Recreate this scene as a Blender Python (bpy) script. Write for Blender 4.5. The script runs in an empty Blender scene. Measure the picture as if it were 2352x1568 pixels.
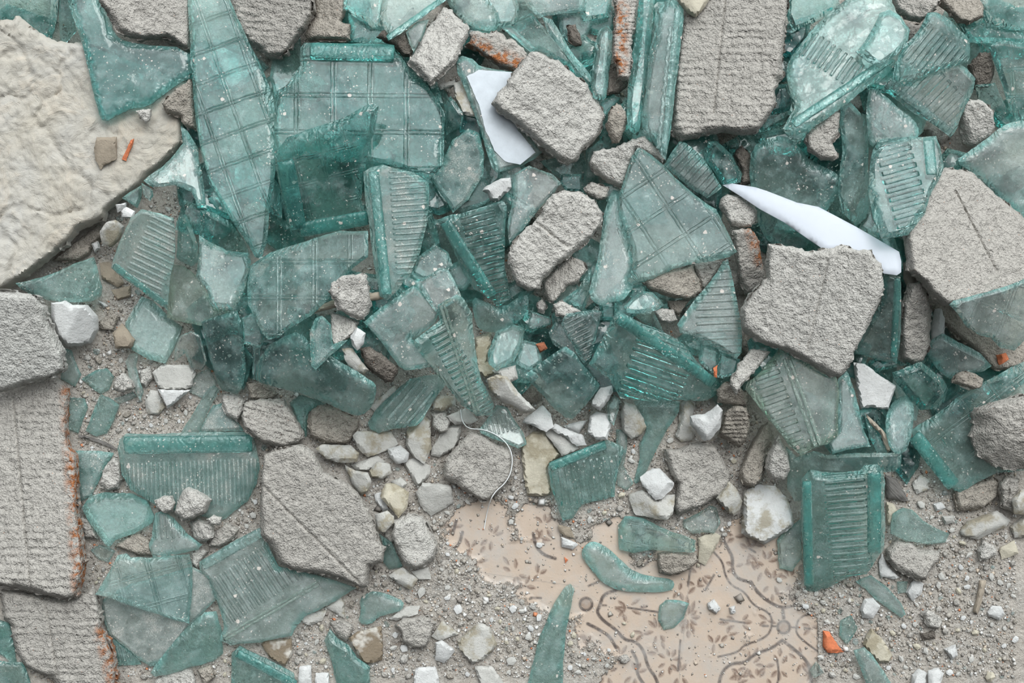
import bpy, bmesh, math, random
import numpy as np
from mathutils import Vector, noise
from mathutils.geometry import delaunay_2d_cdt

# ------------------------------------------------------------------ camera, sky, light, exposure
SC = bpy.context.scene
COL = SC.collection
S = 0.0005                      # metres per photograph pixel on the floor
LENS, SENSOR = 50.0, 36.0
CAM_H = 2352 * S * LENS / SENSOR
cam_data = bpy.data.cameras.new('camera'); cam_data.lens = LENS; cam_data.sensor_width = SENSOR
cam_data.clip_start = 0.01; cam_data.clip_end = 50
cam = bpy.data.objects.new('camera', cam_data); COL.objects.link(cam)
cam.location = (0, 0, CAM_H); cam.rotation_euler = (0, 0, 0)
SC.camera = cam

world = bpy.data.worlds.new('overcast_sky'); SC.world = world; world.use_nodes = True
wn, wl = world.node_tree.nodes, world.node_tree.links
wn.clear()
def wnode(t, **k):
    n = wn.new(t)
    for a, b in k.items(): setattr(n, a, b)
    return n
w_out = wnode('ShaderNodeOutputWorld'); w_bg = wnode('ShaderNodeBackground')
w_tc = wnode('ShaderNodeTexCoord'); w_dot = wnode('ShaderNodeVectorMath', operation='DOT_PRODUCT')
w_dot.inputs[1].default_value = (0.22, 0.68, 0.70)      # brightest part of the cloud cover
w_map = wnode('ShaderNodeMapRange'); w_map.interpolation_type = 'SMOOTHSTEP'; w_map.inputs[1].default_value = 0.52; w_map.inputs[2].default_value = 1.0
w_map.inputs[3].default_value = 0.10; w_map.inputs[4].default_value = 4.9
w_noise = wnode('ShaderNodeTexNoise'); w_noise.inputs['Scale'].default_value = 2.2; w_noise.inputs['Detail'].default_value = 3
w_nm = wnode('ShaderNodeMapRange'); w_nm.inputs[1].default_value = 0.35; w_nm.inputs[2].default_value = 0.68
w_nm.inputs[3].default_value = 0.55; w_nm.inputs[4].default_value = 1.4
w_mul = wnode('ShaderNodeMath', operation='MULTIPLY')
wl.new(w_tc.outputs['Generated'], w_dot.inputs[0]); wl.new(w_dot.outputs['Value'], w_map.inputs[0])
wl.new(w_tc.outputs['Generated'], w_noise.inputs['Vector']); wl.new(w_noise.outputs[0], w_nm.inputs[0])
wl.new(w_map.outputs[0], w_mul.inputs[0]); wl.new(w_nm.outputs[0], w_mul.inputs[1])
w_bg.inputs[0].default_value = (0.93, 0.98, 1.0, 1)
wl.new(w_mul.outputs[0], w_bg.inputs[1]); wl.new(w_bg.outputs[0], w_out.inputs[0])

sun_d = bpy.data.lights.new('veiled_sun', 'SUN'); sun_d.energy = 1.1; sun_d.angle = math.radians(24); sun_d.color = (1.0, 0.975, 0.94)
sun = bpy.data.objects.new('veiled_sun', sun_d); COL.objects.link(sun)
sun.rotation_euler = Vector((0.30, 0.62, 0.95)).to_track_quat('Z', 'Y').to_euler()

SC.view_settings.view_transform = 'Standard'; SC.view_settings.look = 'None'
SC.view_settings.exposure = -0.30; SC.view_settings.gamma = 1.0; SC.view_settings.use_curve_mapping = False
SC.cycles.max_bounces = 11; SC.cycles.transmission_bounces = 11; SC.cycles.diffuse_bounces = 3
SC.cycles.glossy_bounces = 3; SC.cycles.use_adaptive_sampling = True; SC.cycles.adaptive_threshold = 0.12; SC.cycles.use_denoising = True
SC.cycles.sample_clamp_indirect = 6.0

# ------------------------------------------------------------------ node helpers
class NT:
    def __init__(s, name):
        s.m = bpy.data.materials.new(name); s.m.use_nodes = True
        s.t = s.m.node_tree; s.t.nodes.clear(); s.out = s.t.nodes.new('ShaderNodeOutputMaterial')
        s.oc = s.t.nodes.new('ShaderNodeTexCoord').outputs['Object']
        s.rnd = s.t.nodes.new('ShaderNodeObjectInfo').outputs['Random']
    def put(s, sock, v):
        if v is None: return
        if isinstance(v, bpy.types.NodeSocket): s.t.links.new(v, sock)
        else: sock.default_value = v
    def node(s, t, ins=(), **k):
        n = s.t.nodes.new(t)
        for a, b in k.items(): setattr(n, a, b)
        items = ins.items() if isinstance(ins, dict) else enumerate(ins)
        for i, v in items: s.put(n.inputs[i], v)
        return n
    def math(s, op, a, b=None, clamp=False):
        return s.node('ShaderNodeMath', [a, b], operation=op, use_clamp=clamp).outputs[0]
    def ramp(s, v, a, b, c=0.0, d=1.0, smooth=False):
        return s.node('ShaderNodeMapRange', [v, a, b, c, d], interpolation_type='SMOOTHSTEP' if smooth else 'LINEAR').outputs[0]
    def noise(s, scale, detail=3, rough=.55, vec=None, dist=0.0, w=True):
        vec = s.oc if vec is None else vec
        if w:   # every object gets its own piece of the noise
            vec = s.node('ShaderNodeVectorMath', [vec, s.node('ShaderNodeCombineXYZ', [s.math('MULTIPLY', s.rnd, 7.0), s.math('MULTIPLY', s.rnd, 3.0), 0.0]).outputs[0]], operation='ADD').outputs[0]
        return s.node('ShaderNodeTexNoise', {'Vector': vec, 'Scale': scale, 'Detail': detail, 'Roughness': rough, 'Distortion': dist}).outputs[0]
    def vor(s, scale, feature='F1', vec=None):
        return s.node('ShaderNodeTexVoronoi', {'Vector': s.oc if vec is None else vec, 'Scale': scale}, feature=feature).outputs['Distance']
    def mix(s, f, a, b):
        n = s.t.nodes.new('ShaderNodeMix'); n.data_type = 'RGBA'
        s.put(n.inputs[0], f)
        for i, v in ((6, a), (7, b)):
            if isinstance(v, tuple) and len(v) == 3: v = v + (1,)
            s.put(n.inputs[i], v)
        return n.outputs[2]
    def attr(s, name, vec=False):
        n = s.t.nodes.new('ShaderNodeAttribute'); n.attribute_name = name
        return n.outputs['Vector'] if vec else n.outputs['Fac']
    def bump(s, h, dist, strength=1.0, normal=None):
        return s.node('ShaderNodeBump', {'Strength': strength, 'Distance': dist, 'Height': h, 'Normal': normal}).outputs[0]
    def pbsdf(s, **k):
        n = s.t.nodes.new('ShaderNodeBsdfPrincipled')
        for a, b in k.items():
            a = a.replace('_', ' ')
            if isinstance(b, tuple) and len(b) == 3: b = b + (1,)
            s.put(n.inputs[a], b)
        return n.outputs[0]

MATS = {}
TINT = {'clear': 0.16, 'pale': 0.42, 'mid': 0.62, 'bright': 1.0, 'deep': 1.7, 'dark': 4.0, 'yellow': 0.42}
def glass_mat(tint='mid', pattern='', period=0.007, dusty=False, yellow=False, rim=False):
    key = ('g', tint, pattern, round(period, 4), dusty, yellow, rim)
    if key in MATS: return MATS[key]
    n = NT('%s_%sglass' % (tint, pattern + '_' if pattern else ''))
    edge = n.attr('edge'); mould = n.attr('mould', True)
    sep = n.node('ShaderNodeSeparateXYZ', [mould]); u, v = sep.outputs[0], sep.outputs[1]
    warp = n.math('MULTIPLY', n.math('SUBTRACT', n.noise(60, 2), 0.5), 0.22)
    # shell-like fracture on broken edges, gentle waviness on the faces
    lo = n.noise(38, 2, .5)
    fr = n.node('ShaderNodeTexWave', {'Vector': n.oc, 'Scale': 38, 'Distortion': 16, 'Detail': 3, 'Detail Scale': 1.2}).outputs['Fac']
    h = n.math('ADD', n.math('MULTIPLY', lo, 0.75), n.math('MULTIPLY', n.math('MULTIPLY', fr, edge), 0.75))
    h = n.math('ADD', h, n.math('MULTIPLY', n.noise(260, 2), 0.07))
    nrm = n.bump(h, 0.0016, 1.0)
    pat = None
    if pattern == 'ribs':
        uu = n.math('ADD', u, warp)
        s_ = n.math('SINE', n.math('MULTIPLY', uu, 2 * math.pi))
        m = n.math('MULTIPLY', n.ramp(v, -0.03, 0.04, smooth=True), n.ramp(v, 1.04, 0.97, smooth=True))
        pat = n.math('MULTIPLY', n.ramp(s_, -.1, .9, smooth=True), m); amp = 0.17
    elif pattern == 'slots':
        a = n.math('ABSOLUTE', n.math('SUBTRACT', n.math('FRACT', u), 0.5))
        m = n.math('MULTIPLY', n.ramp(v, -0.02, 0.04, smooth=True), n.ramp(v, 1.02, 0.96, smooth=True))
        pat = n.math('MULTIPLY', n.ramp(a, .30, .20, smooth=True), m); amp = 0.30
    elif pattern == 'grid':
        def line(c):
            c = n.math('ADD', c, n.math('MULTIPLY', warp, .22))
            a = n.math('ABSOLUTE', n.math('SUBTRACT', n.math('FRACT', c), 0.5))
            return n.ramp(n.math('ABSOLUTE', n.math('SUBTRACT', a, 0.05)), .03, .0, smooth=True)
        pat = n.math('MULTIPLY', n.math('MAXIMUM', line(u), line(v)), n.ramp(n.noise(26, 2), .38, .60, .25, 1.0)); amp = 0.018
    if pat is not None: nrm = n.bump(pat, period * amp, 1.0, nrm)
    body = (0.90, 1.0, 0.955) if yellow else (0.93, 1.0, 0.99)
    g = n.pbsdf(Base_Color=body, Roughness=0.055, IOR=1.5, Transmission_Weight=1.0, Normal=nrm)
    # settled plaster dust and specks
    d1 = n.noise(46, 5, .7); d2 = n.noise(900, 2)
    big = n.ramp(d1, .36 if dusty else .46, .72, 0.08 if dusty else 0.0, 0.85 if dusty else 0.40)
    if dusty and pattern:
        big = n.math('MULTIPLY', big, n.ramp(pat, 0, 1, .45, 1.15))
    dust = n.math('MULTIPLY', big, n.ramp(d2, .30, .62, .35, 1.0))
    veil = n.math('ADD', dust, {'clear': .03, 'pale': .14, 'yellow': .12}.get(tint, .02) + (.035 if tint in ('mid', 'bright') else 0), True)
    cn = n.noise(35, 2); wv = n.node('ShaderNodeVectorMath', [n.oc, n.node('ShaderNodeVectorMath', [n.node('ShaderNodeTexNoise', {'Vector': n.oc, 'Scale': 500.0}).outputs['Color'], (.0035, .0035, .0035)], operation='MULTIPLY').outputs[0]], operation='ADD').outputs[0]
    s1 = n.math('LESS_THAN', n.vor(260, vec=wv), n.ramp(cn, .38, .75, 0.07, .24))
    s2 = n.math('LESS_THAN', n.vor(52, vec=wv), n.ramp(cn, .40, .60, 0.0, .12))
    speck = n.math('MAXIMUM', s1, s2)
    veil = n.math('ADD', veil, .08 if rim else n.math('MULTIPLY', edge, .11), True)
    fac = n.math('MAXIMUM', veil, n.math('MULTIPLY', speck, .85))
    fac = n.math('MINIMUM', fac, .9)
    base_c = (0.50, 0.56, 0.54) if tint in ('clear', 'pale', 'yellow') else (0.43, 0.56, 0.54)
    scat = (0.30, 0.46, 0.33) if yellow else ((0.07, 0.45, 0.40) if rim else (0.16, 0.52, 0.47))   # thick broken rims scatter the body colour
    dcol = n.mix(speck, n.mix(.85 if rim else n.ramp(edge, .1, .8, 0, .8), base_c, scat), (0.62, 0.56, 0.51))
    if dusty: dcol = n.mix(n.ramp(d1, .45, .7), dcol, (0.50, 0.49, 0.45))
    ds = n.pbsdf(Base_Color=dcol, Roughness=0.65, Normal=nrm)
    mx = n.node('ShaderNodeMixShader', [fac, g, ds])
    n.t.links.new(mx.outputs[0], n.out.inputs['Surface'])
    ab = n.t.nodes.new('ShaderNodeVolumeAbsorption')
    ab.inputs[0].default_value = (0.42, 0.86, 0.62, 1) if yellow else {'deep': (0.05, 0.76, 0.725, 1), 'dark': (0.05, 0.60, 0.60, 1)}.get(tint, (0.06, 0.84, 0.79, 1))
    ab.inputs[1].default_value = 40 * TINT[tint]
    n.t.links.new(ab.outputs[0], n.out.inputs['Volume'])
    MATS[key] = n.m; return n.m

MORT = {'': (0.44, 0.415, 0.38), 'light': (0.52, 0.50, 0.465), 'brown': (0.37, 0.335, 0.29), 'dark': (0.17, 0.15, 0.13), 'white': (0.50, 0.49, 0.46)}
def mortar_mat(tone='', imp=False, rust=False, period=0.008):
    key = ('m', tone, imp, rust, round(period, 4))
    if key in MATS: return MATS[key]
    n = NT('%s_mortar' % (tone or 'grey'))
    c = MORT[tone]
    a = n.noise(55, 6, .7); b = n.noise(480, 1, .6); f = n.noise(150, 3, .75)
    col = n.mix(n.ramp(a, .3, .7), tuple(x * .86 for x in c), tuple(x * 1.14 for x in c))
    col = n.mix(n.ramp(b, .35, .7), n.mix(1.0, col, tuple(x * .80 for x in c)), col)
    grain = n.vor(420)
    col = n.mix(n.ramp(n.math('MULTIPLY', n.math('LESS_THAN', grain, .16), n.math('GREATER_THAN', n.noise(90, 1), .5)), 0, 1, 0, .7), col, (0.62, 0.58, 0.52))
    pit = n.math('MULTIPLY', n.math('LESS_THAN', n.vor(520), n.ramp(n.noise(130, 2), .35, .65, .06, .30)), n.math('GREATER_THAN', b, .40))   # dark sand grains in the mix
    col = n.mix(n.math('MULTIPLY', pit, .65), col, tuple(x * .28 for x in c))
    red = n.math('MULTIPLY', n.math('LESS_THAN', n.vor(95), .055), 1.0)
    col = n.mix(n.math('MULTIPLY', red, .5), col, (0.55, 0.25, 0.14))
    if rust:
        r = n.math('MULTIPLY', n.attr('rust'), n.ramp(n.noise(120, 4, .7), .42, .58), True)
        col = n.mix(r, col, (0.32, 0.12, 0.045))
    h = n.math('ADD', n.math('MULTIPLY', f, 1.0), n.math('MULTIPLY', b, .75))
    h = n.math('ADD', h, n.math('MULTIPLY', n.ramp(f, .38, .46), .28))
    nrm = n.bump(h, 0.0024, 1.0)
    if imp:
        u = n.node('ShaderNodeSeparateXYZ', [n.attr('mould', True)]).outputs[0]
        u = n.math('ADD', u, n.math('MULTIPLY', n.math('SUBTRACT', n.noise(70, 2), .5), .9))
        w = n.math('MULTIPLY', n.math('SINE', n.math('MULTIPLY', u, 2 * math.pi)), n.ramp(n.noise(30, 2), .38, .58))
        nrm = n.bump(w, 0.0005, 1.0, nrm)
    n.t.links.new(n.pbsdf(Base_Color=col, Roughness=.95, Specular_IOR_Level=.15, Normal=nrm), n.out.inputs[0])
    MATS[key] = n.m; return n.m

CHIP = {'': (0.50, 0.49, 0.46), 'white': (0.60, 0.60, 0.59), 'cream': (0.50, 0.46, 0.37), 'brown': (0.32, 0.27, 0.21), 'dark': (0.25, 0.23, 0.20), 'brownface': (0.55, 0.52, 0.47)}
def chip_mat(tone='', stain=False):
    key = ('t', tone, stain)
    if key in MATS: return MATS[key]
    n = NT('%s_plaster' % (tone or 'pale')); c = CHIP[tone]
    a = n.noise(70, 4, .6); f = n.noise(420, 4, .7)
    col = n.mix(n.ramp(a, .3, .7), tuple(x * .88 for x in c), tuple(min(1, x * 1.08) for x in c))
    if stain: col = n.mix(n.ramp(n.noise(48, 4, .65), .46, .60, 0, .8), col, (0.30, 0.26, 0.18))
    if tone == 'brownface': col = n.mix(n.ramp(n.noise(34, 3, .6), .42, .50, 0, .92), col, (0.19, 0.145, 0.095))
    crack = n.ramp(n.node('ShaderNodeTexVoronoi', {'Vector': n.oc, 'Scale': 330}, feature='DISTANCE_TO_EDGE').outputs[0], 0, .08)
    col = n.mix(n.ramp(crack, 0, 1, .16, 0), col, tuple(x * .55 for x in c))
    pore = n.math('LESS_THAN', n.vor(240), .10)
    col = n.mix(n.math('MULTIPLY', pore, .5), col, (0.16, 0.14, 0.12))
    h = n.math('SUBTRACT', n.math('ADD', f, n.math('MULTIPLY', n.noise(110, 3), 1.3)), n.math('MULTIPLY', pore, .5))
    n.t.links.new(n.pbsdf(Base_Color=col, Roughness=.85, Specular_IOR_Level=.25, Normal=n.bump(h, 0.0009, 1.0)), n.out.inputs[0])
    MATS[key] = n.m; return n.m

def simple_mat(name, c, rough=.6, ns=120, var=.2, bump=.0006, metal=0.0, stretch=None, spec=.5):
    if name in MATS: return MATS[name]
    n = NT(name); vec = None
    if stretch:
        mp = n.node('ShaderNodeMapping', {'Vector': n.attr('mould', True), 'Scale': stretch}); vec = mp.outputs[0]
    f = n.noise(ns, 4, .65, vec=vec)
    col = n.mix(n.ramp(f, .3, .7), tuple(x * (1 - var) for x in c), tuple(min(1, x * (1 + var)) for x in c))
    n.t.links.new(n.pbsdf(Base_Color=col, Roughness=rough, Metallic=metal, Specular_IOR_Level=spec, Normal=n.bump(f, bump, 1.0)), n.out.inputs[0])
    MATS[name] = n.m; return n.m

def stone_mat():
    n = NT('flaking_cream_stone')
    a = n.noise(7, 6, .65, dist=.8, w=False); b = n.noise(26, 6, .7, dist=1.0, w=False); f = n.noise(150, 5, .7, w=False)
    col = n.mix(n.ramp(a, .38, .62), (0.44, 0.405, 0.345), (0.44, 0.425, 0.395))
    col = n.mix(n.ramp(b, .52, .70, 0, .75), col, (0.50, 0.44, 0.365))
    col = n.mix(n.ramp(n.noise(11, 4, w=False), .56, .68, 0, .6), col, (0.36, 0.34, 0.30))
    lay = n.node('ShaderNodeTexWave', {'Vector': n.oc, 'Scale': 5, 'Distortion': 14, 'Detail': 5, 'Detail Scale': 1.3, 'Detail Roughness': .65}).outputs['Fac']
    step = n.ramp(n.math('FRACT', n.math('MULTIPLY', b, 6.0)), 0.0, .85)
    h = n.math('ADD', n.math('MULTIPLY', n.noise(16, 5, .6, w=False), 2.2), n.math('ADD', n.math('MULTIPLY', f, .45), n.math('MULTIPLY', step, .35)))
    n.t.links.new(n.pbsdf(Base_Color=col, Roughness=.9, Specular_IOR_Level=.2, Normal=n.bump(h, 0.0026, .8)), n.out.inputs[0])
    return n.m
# ------------------------------------------------------------------ numeric helpers
def vnoise(P, scale, seed, octv=3):
    """smooth value noise of 2-D points (photo pixels), range about -1..1"""
    out = np.zeros(len(P)); amp = 1.0; tot = 0
    for o in range(octv):
        rs = np.random.RandomState((seed * 13 + o * 7) % 99991); L = rs.rand(64, 64) * 2 - 1
        q = P / scale * (2 ** o) + 1000.5
        i = np.floor(q).astype(int); f = q - i; f = f * f * (3 - 2 * f)
        g = lambda a, b: L[(i[:, 0] + a) % 64, (i[:, 1] + b) % 64]
        v = (g(0, 0) * (1 - f[:, 0]) + g(1, 0) * f[:, 0]) * (1 - f[:, 1]) + (g(0, 1) * (1 - f[:, 0]) + g(1, 1) * f[:, 0]) * f[:, 1]
        out += amp * v; tot += amp; amp *= .5
    return out / tot

def inside(P, poly):
    x, y = P[:, 0], P[:, 1]; r = np.zeros(len(P), bool); n = len(poly)
    for i in range(n):
        x0, y0 = poly[i]; x1, y1 = poly[(i + 1) % n]
        if y0 == y1: continue
        c = ((y0 > y) != (y1 > y)) & (x < (x1 - x0) * (y - y0) / (y1 - y0) + x0)
        r ^= c
    return r

def seg_dist(P, A, B):
    """distance of every point to every segment -> (N, M)"""
    d = B - A; L = np.maximum((d ** 2).sum(1), 1e-9)
    out = np.empty((len(P), len(A)))
    for k in range(len(A)):
        t = np.clip(((P - A[k]) @ d[k]) / L[k], 0, 1)
        out[:, k] = np.hypot(*(P - (A[k] + t[:, None] * d[k])).T)
    return out

def densify(poly, step, amp, seed, smooth=False):
    rs = np.random.RandomState(seed)
    P = np.array(poly, float)
    if smooth:                                   # one Chaikin pass rounds the corners
        Q = []
        for i in range(len(P)):
            a, b = P[i], P[(i + 1) % len(P)]; Q += [a * .75 + b * .25, a * .25 + b * .75]
        P = np.array(Q)
    out = []
    for i in range(len(P)):
        a, b = P[i], P[(i + 1) % len(P)]; L = np.hypot(*(b - a)); k = max(1, int(round(L / step)))
        nrm = np.array([-(b - a)[1], (b - a)[0]]) / max(L, 1e-6)
        bow = rs.uniform(-1, 1) * min(3.0, L * .03) * (amp > 0)
        for j in range(k):
            t = j / k; p = a + (b - a) * t + nrm * bow * 4 * t * (1 - t)
            if j or amp > 1.2: p = p + rs.uniform(-1, 1, 2) * amp
            out.append(p)
    out = np.array(out)
    if amp > 1.2: out += np.stack([vnoise(out, 26, seed + 1), vnoise(out, 26, seed + 2)], 1) * amp * 1.2
    return out

def at(P, z):
    """photo pixel(s) -> world xy at height z"""
    k = S * (CAM_H - z) / CAM_H
    return np.stack([(P[..., 0] - 1176) * k, -(P[..., 1] - 784) * k], -1)
def to_px(X, Y, z):
    k = S * (CAM_H - z) / CAM_H
    return np.stack([X / k + 1176, -Y / k + 784], -1)

# ------------------------------------------------------------------ the ground and what has been laid on it
CELL = 0.0025
X0, X1, Y0, Y1 = -0.66, 0.66, -0.45, 0.45
NX, NY = int((X1 - X0) / CELL), int((Y1 - Y0) / CELL)
GX, GY = np.meshgrid(X0 + (np.arange(NX) + .5) * CELL, Y0 + (np.arange(NY) + .5) * CELL)

def bare_mask(P):
    """1 where the patterned tiles lie bare of grit (photo pixels on the floor)"""
    c = np.array([[1320, 1330, 150, 95], [1440, 1420, 120, 110], [1600, 1400, 180, 190], [1740, 1300, 110, 130], [1790, 1470, 95, 130], [1600, 1575, 210, 75], [1780, 1570, 110, 70], [1440, 1560, 60, 60],
                  [1110, 1215, 90, 70], [1190, 1290, 90, 60], [1560, 1530, 150, 70], [1760, 1220, 60, 60], [1230, 1200, 60, 50], [1400, 1240, 60, 50]], float)
    v = np.zeros(len(P))
    for x, y, a, b in c:
        v = np.maximum(v, 1.25 - np.hypot((P[:, 0] - x) / a, (P[:, 1] - y) / b))
    v = v + .45 * vnoise(P, 50, 5, 4)
    v -= .9 * ((P[:, 0] > 1878) | (P[:, 1] < 1130))
    return np.clip((v - .12) / .30, 0, 1)

def ground(P):
    """height of the floor surface incl. the layer of sand, metres"""
    m = 1 - bare_mask(P)
    return m * (0.0022 + 0.0022 * vnoise(P, 110, 31, 3) + 0.0012 * vnoise(P, 22, 32, 2))

HF = ground(to_px(GX.ravel(), GY.ravel(), 0)).reshape(GX.shape) + 0.0003
FLOOR0 = HF.copy()
SL = np.linspace(-.42, .42, 15)
CA, CB = [g.ravel() for g in np.meshgrid(SL, SL)]

def cells_in(W):
    """indices of grid cells inside a world polygon"""
    ix0 = max(0, int((W[:, 0].min() - X0) / CELL) - 1); ix1 = min(NX, int((W[:, 0].max() - X0) / CELL) + 2)
    iy0 = max(0, int((W[:, 1].min() - Y0) / CELL) - 1); iy1 = min(NY, int((W[:, 1].max() - Y0) / CELL) + 2)
    xs = GX[iy0:iy1, ix0:ix1].ravel(); ys = GY[iy0:iy1, ix0:ix1].ravel()
    if not len(xs): return None
    m = inside(np.stack([xs, ys], 1), W)
    if m.sum() < 2:
        m = np.hypot(xs - W[:, 0].mean(), ys - W[:, 1].mean()) < CELL * 1.3
    iy, ix = np.mgrid[iy0:iy1, ix0:ix1]
    return iy.ravel()[m], ix.ravel()[m], xs[m], ys[m]

def settle(outline, t, slopemax=.42):
    """lay a flat-bottomed piece onto the pile: plane z = a x + b y + c that touches but never cuts"""
    zc = 0.01
    for it in range(3):
        W = at(outline, zc + t * .5)
        r = cells_in(W)
        if r is None: return 0, 0, 0.0005
        iy, ix, xs, ys = r; h = HF[iy, ix]
        for dy, dx in ((0, 1), (0, -1), (1, 0), (-1, 0)):
            h = np.maximum(h, HF[np.clip(iy + dy, 0, NY - 1), np.clip(ix + dx, 0, NX - 1)])
        if len(h) > 900:
            sel = np.random.RandomState(1).choice(len(h), 700, replace=False)
            sel = np.unique(np.concatenate([sel, np.argsort(h)[-200:]]))
        else: sel = np.arange(len(h))
        xs_, ys_, h_ = xs[sel], ys[sel], h[sel]
        cx, cy = W[:, 0].mean(), W[:, 1].mean()
        ok = (np.abs(CA) <= slopemax) & (np.abs(CB) <= slopemax)
        A, B = CA[ok], CB[ok]
        C = (h_[:, None] - xs_[:, None] * A - ys_[:, None] * B).max(0)
        zcen = C + A * cx + B * cy + .010 * np.hypot(A, B)
        k = int(np.argmin(zcen)); a, b, c = A[k], B[k], C[k] + 0.0003
        zc = a * cx + b * cy + c
    return a, b, c

def new_obj(name, verts, faces, mat, parent=None, attrs=None, sharp=None, loc=(0, 0, 0)):
    me = bpy.data.meshes.new(name); me.from_pydata([tuple(map(float, v)) for v in verts], [], faces)
    me.materials.append(mat)
    for k, (kind, data) in (attrs or {}).items():
        a = me.attributes.new(k, kind, 'POINT')
        a.data.foreach_set('vector' if kind == 'FLOAT_VECTOR' else 'value', np.ascontiguousarray(data, dtype=np.float32).ravel())
    if sharp is not None:
        me.polygons.foreach_set('use_smooth', [True] * len(me.polygons))
        me.update(); me.set_sharp_from_angle(angle=math.radians(sharp))
    me.update()
    o = bpy.data.objects.new(name, me); COL.objects.link(o)
    o.location = loc
    if parent is not None: o.parent = parent
    return o

def tag(o, label=None, cat=None, group=None, kind=None):
    for k, v in (('label', label), ('category', cat), ('group', group), ('kind', kind)):
        if v: o[k] = v
    return o

def solid(outline, hfun, cell, extra=None, seed=0, ring=None):
    """closed mesh over an outline (pixels): returns pts(px), h(px units), triangles of the top, boundary edges"""
    x0, y0 = outline.min(0); x1, y1 = outline.max(0)
    gx, gy = np.meshgrid(np.arange(x0 + cell * .5, x1, cell), np.arange(y0 + cell * .5, y1, cell))
    gx = gx + (np.arange(gx.shape[0]) % 2)[:, None] * cell * .5
    G = np.stack([gx.ravel(), gy.ravel()], 1)
    rs = np.random.RandomState(seed); G += rs.uniform(-.16, .16, G.shape) * cell
    G = G[inside(G, outline)] if len(G) else G
    oA, oB = outline, np.roll(outline, -1, 0)
    if len(G): G = G[seg_dist(G, oA, oB).min(1) > cell * .45]
    pts = [outline]; edges = [(i, (i + 1) % len(outline)) for i in range(len(outline))]
    off = len(outline)
    if ring is not None and len(ring) > 2:
        if len(G): G = G[seg_dist(G, ring, np.roll(ring, -1, 0)).min(1) > cell * .4]
        pts.append(ring); edges += [(off + i, off + (i + 1) % len(ring)) for i in range(len(ring))]; off += len(ring)
    if extra is not None and len(extra):
        E = extra[inside(extra, outline)]
        if len(E):
            E = E[seg_dist(E, oA, oB).min(1) > 1.0]; pts.append(E)
            if len(G) and len(E): G = G[np.min(np.hypot(G[:, None, 0] - E[None, :, 0], G[:, None, 1] - E[None, :, 1]), 1) > 2.2]
    pts.append(G); P = np.concatenate(pts)
    r = delaunay_2d_cdt([Vector((float(a), float(b))) for a, b in P], edges, [list(range(len(outline)))], 1, 1e-4)
    V = np.array([tuple(v) for v in r[0]]); F = [f for f in r[2] if len(f) == 3]
    F = np.array(F)
    a, b, c = V[F[:, 0]], V[F[:, 1]], V[F[:, 2]]
    ar = (b[:, 0] - a[:, 0]) * (c[:, 1] - a[:, 1]) - (b[:, 1] - a[:, 1]) * (c[:, 0] - a[:, 0])
    F[ar < 0] = F[ar < 0][:, ::-1]          # ccw in pixel space
    used = np.unique(F); remap = -np.ones(len(V), int); remap[used] = np.arange(len(used)); V = V[used]; F = remap[F]
    E = np.concatenate([F[:, [0, 1]], F[:, [1, 2]], F[:, [2, 0]]])
    have = set(map(tuple, E)); bnd = [(i, j) for i, j in have if (j, i) not in have]
    return V, hfun(V), F, bnd

def close_mesh(V, h, F, bnd, plane, S_h=S):
    """pixel footprint + heights -> world vertices and faces (top, bottom, walls)"""
    a, b, c = plane; n = len(V); z = np.full(n, c + 0.01)
    for _ in range(4):
        xy = at(V, 0) * ((CAM_H - z) / CAM_H)[:, None]
        z = a * xy[:, 0] + b * xy[:, 1] + c + h * S_h * .7
    zb = a * xy[:, 0] + b * xy[:, 1] + c
    top = np.column_stack([xy, zb + h * S_h]); bot = np.column_stack([xy, zb])
    W = np.concatenate([top, bot])
    faces = [(int(f[2]), int(f[1]), int(f[0])) for f in F] + [(int(f[0] + n), int(f[1] + n), int(f[2] + n)) for f in F]
    faces += [(int(i), int(j), int(j + n), int(i + n)) for i, j in bnd]
    return W, faces, zb

def stamp(outline, hfun, plane, t):
    """raise the height field by a placed piece"""
    a, b, c = plane
    W0 = at(outline, 0); cx, cy = W0.mean(0); zc = a * cx + b * cy + c
    W = at(outline, zc + t * .5); r = cells_in(W)
    if r is None: return
    iy, ix, xs, ys = r; zb = a * xs + b * ys + c
    px = to_px(xs, ys, zb + t * .5)
    HF[iy, ix] = np.maximum(HF[iy, ix], zb + hfun(px) * S + 0.0003)
# ------------------------------------------------------------------ pieces of the rubble
CAT = {'glass_shard': 'glass shard', 'glass_block_fragment': 'glass block fragment', 'ribbed_glass_shard': 'glass shard', 'coated_glass_shard': 'glass shard',
       'mortar_chunk': 'mortar chunk', 'mortar_slab': 'mortar slab', 'mortar_stick': 'mortar chunk', 'stone_slab': 'stone', 'plaster_chip': 'plaster chip',
       'tile_fragment': 'tile fragment', 'plastic_strip': 'plastic strip', 'brick_fragment': 'brick fragment', 'wood_splinter': 'wood', 'charred_wood': 'wood'}

def parse(line):
    K, name, lvl, th, opts, label, pts = line.split('|')
    flags, feats = [], []
    for part in opts.replace(',', ';').split(';') if ':' not in opts else [q for p in opts.split(';') for q in ([p] if ':' in p else p.split(','))]:
        part = part.strip()
        if not part: continue
        if ':' in part: feats.append((part.split(':')[0], part[part.index(':') + 1:]))
        else: flags.append(part)
    P = [tuple(float(q) for q in p.split(',')) for p in pts.split()]
    return K, name, int(lvl), float(th), flags, feats, label, P

def nums(s): return [float(q) for p in s.split(':') for q in p.split(',')]

def frame_of(p0, p1, period):
    """mould coordinates: u counts across the line p0-p1 in periods, v runs 0..1 along it"""
    p0, p1 = np.array(p0), np.array(p1); d = p1 - p0; L = np.hypot(*d); d = d / L; nrm = np.array([-d[1], d[0]])
    return p0, d, nrm, L, period

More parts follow.
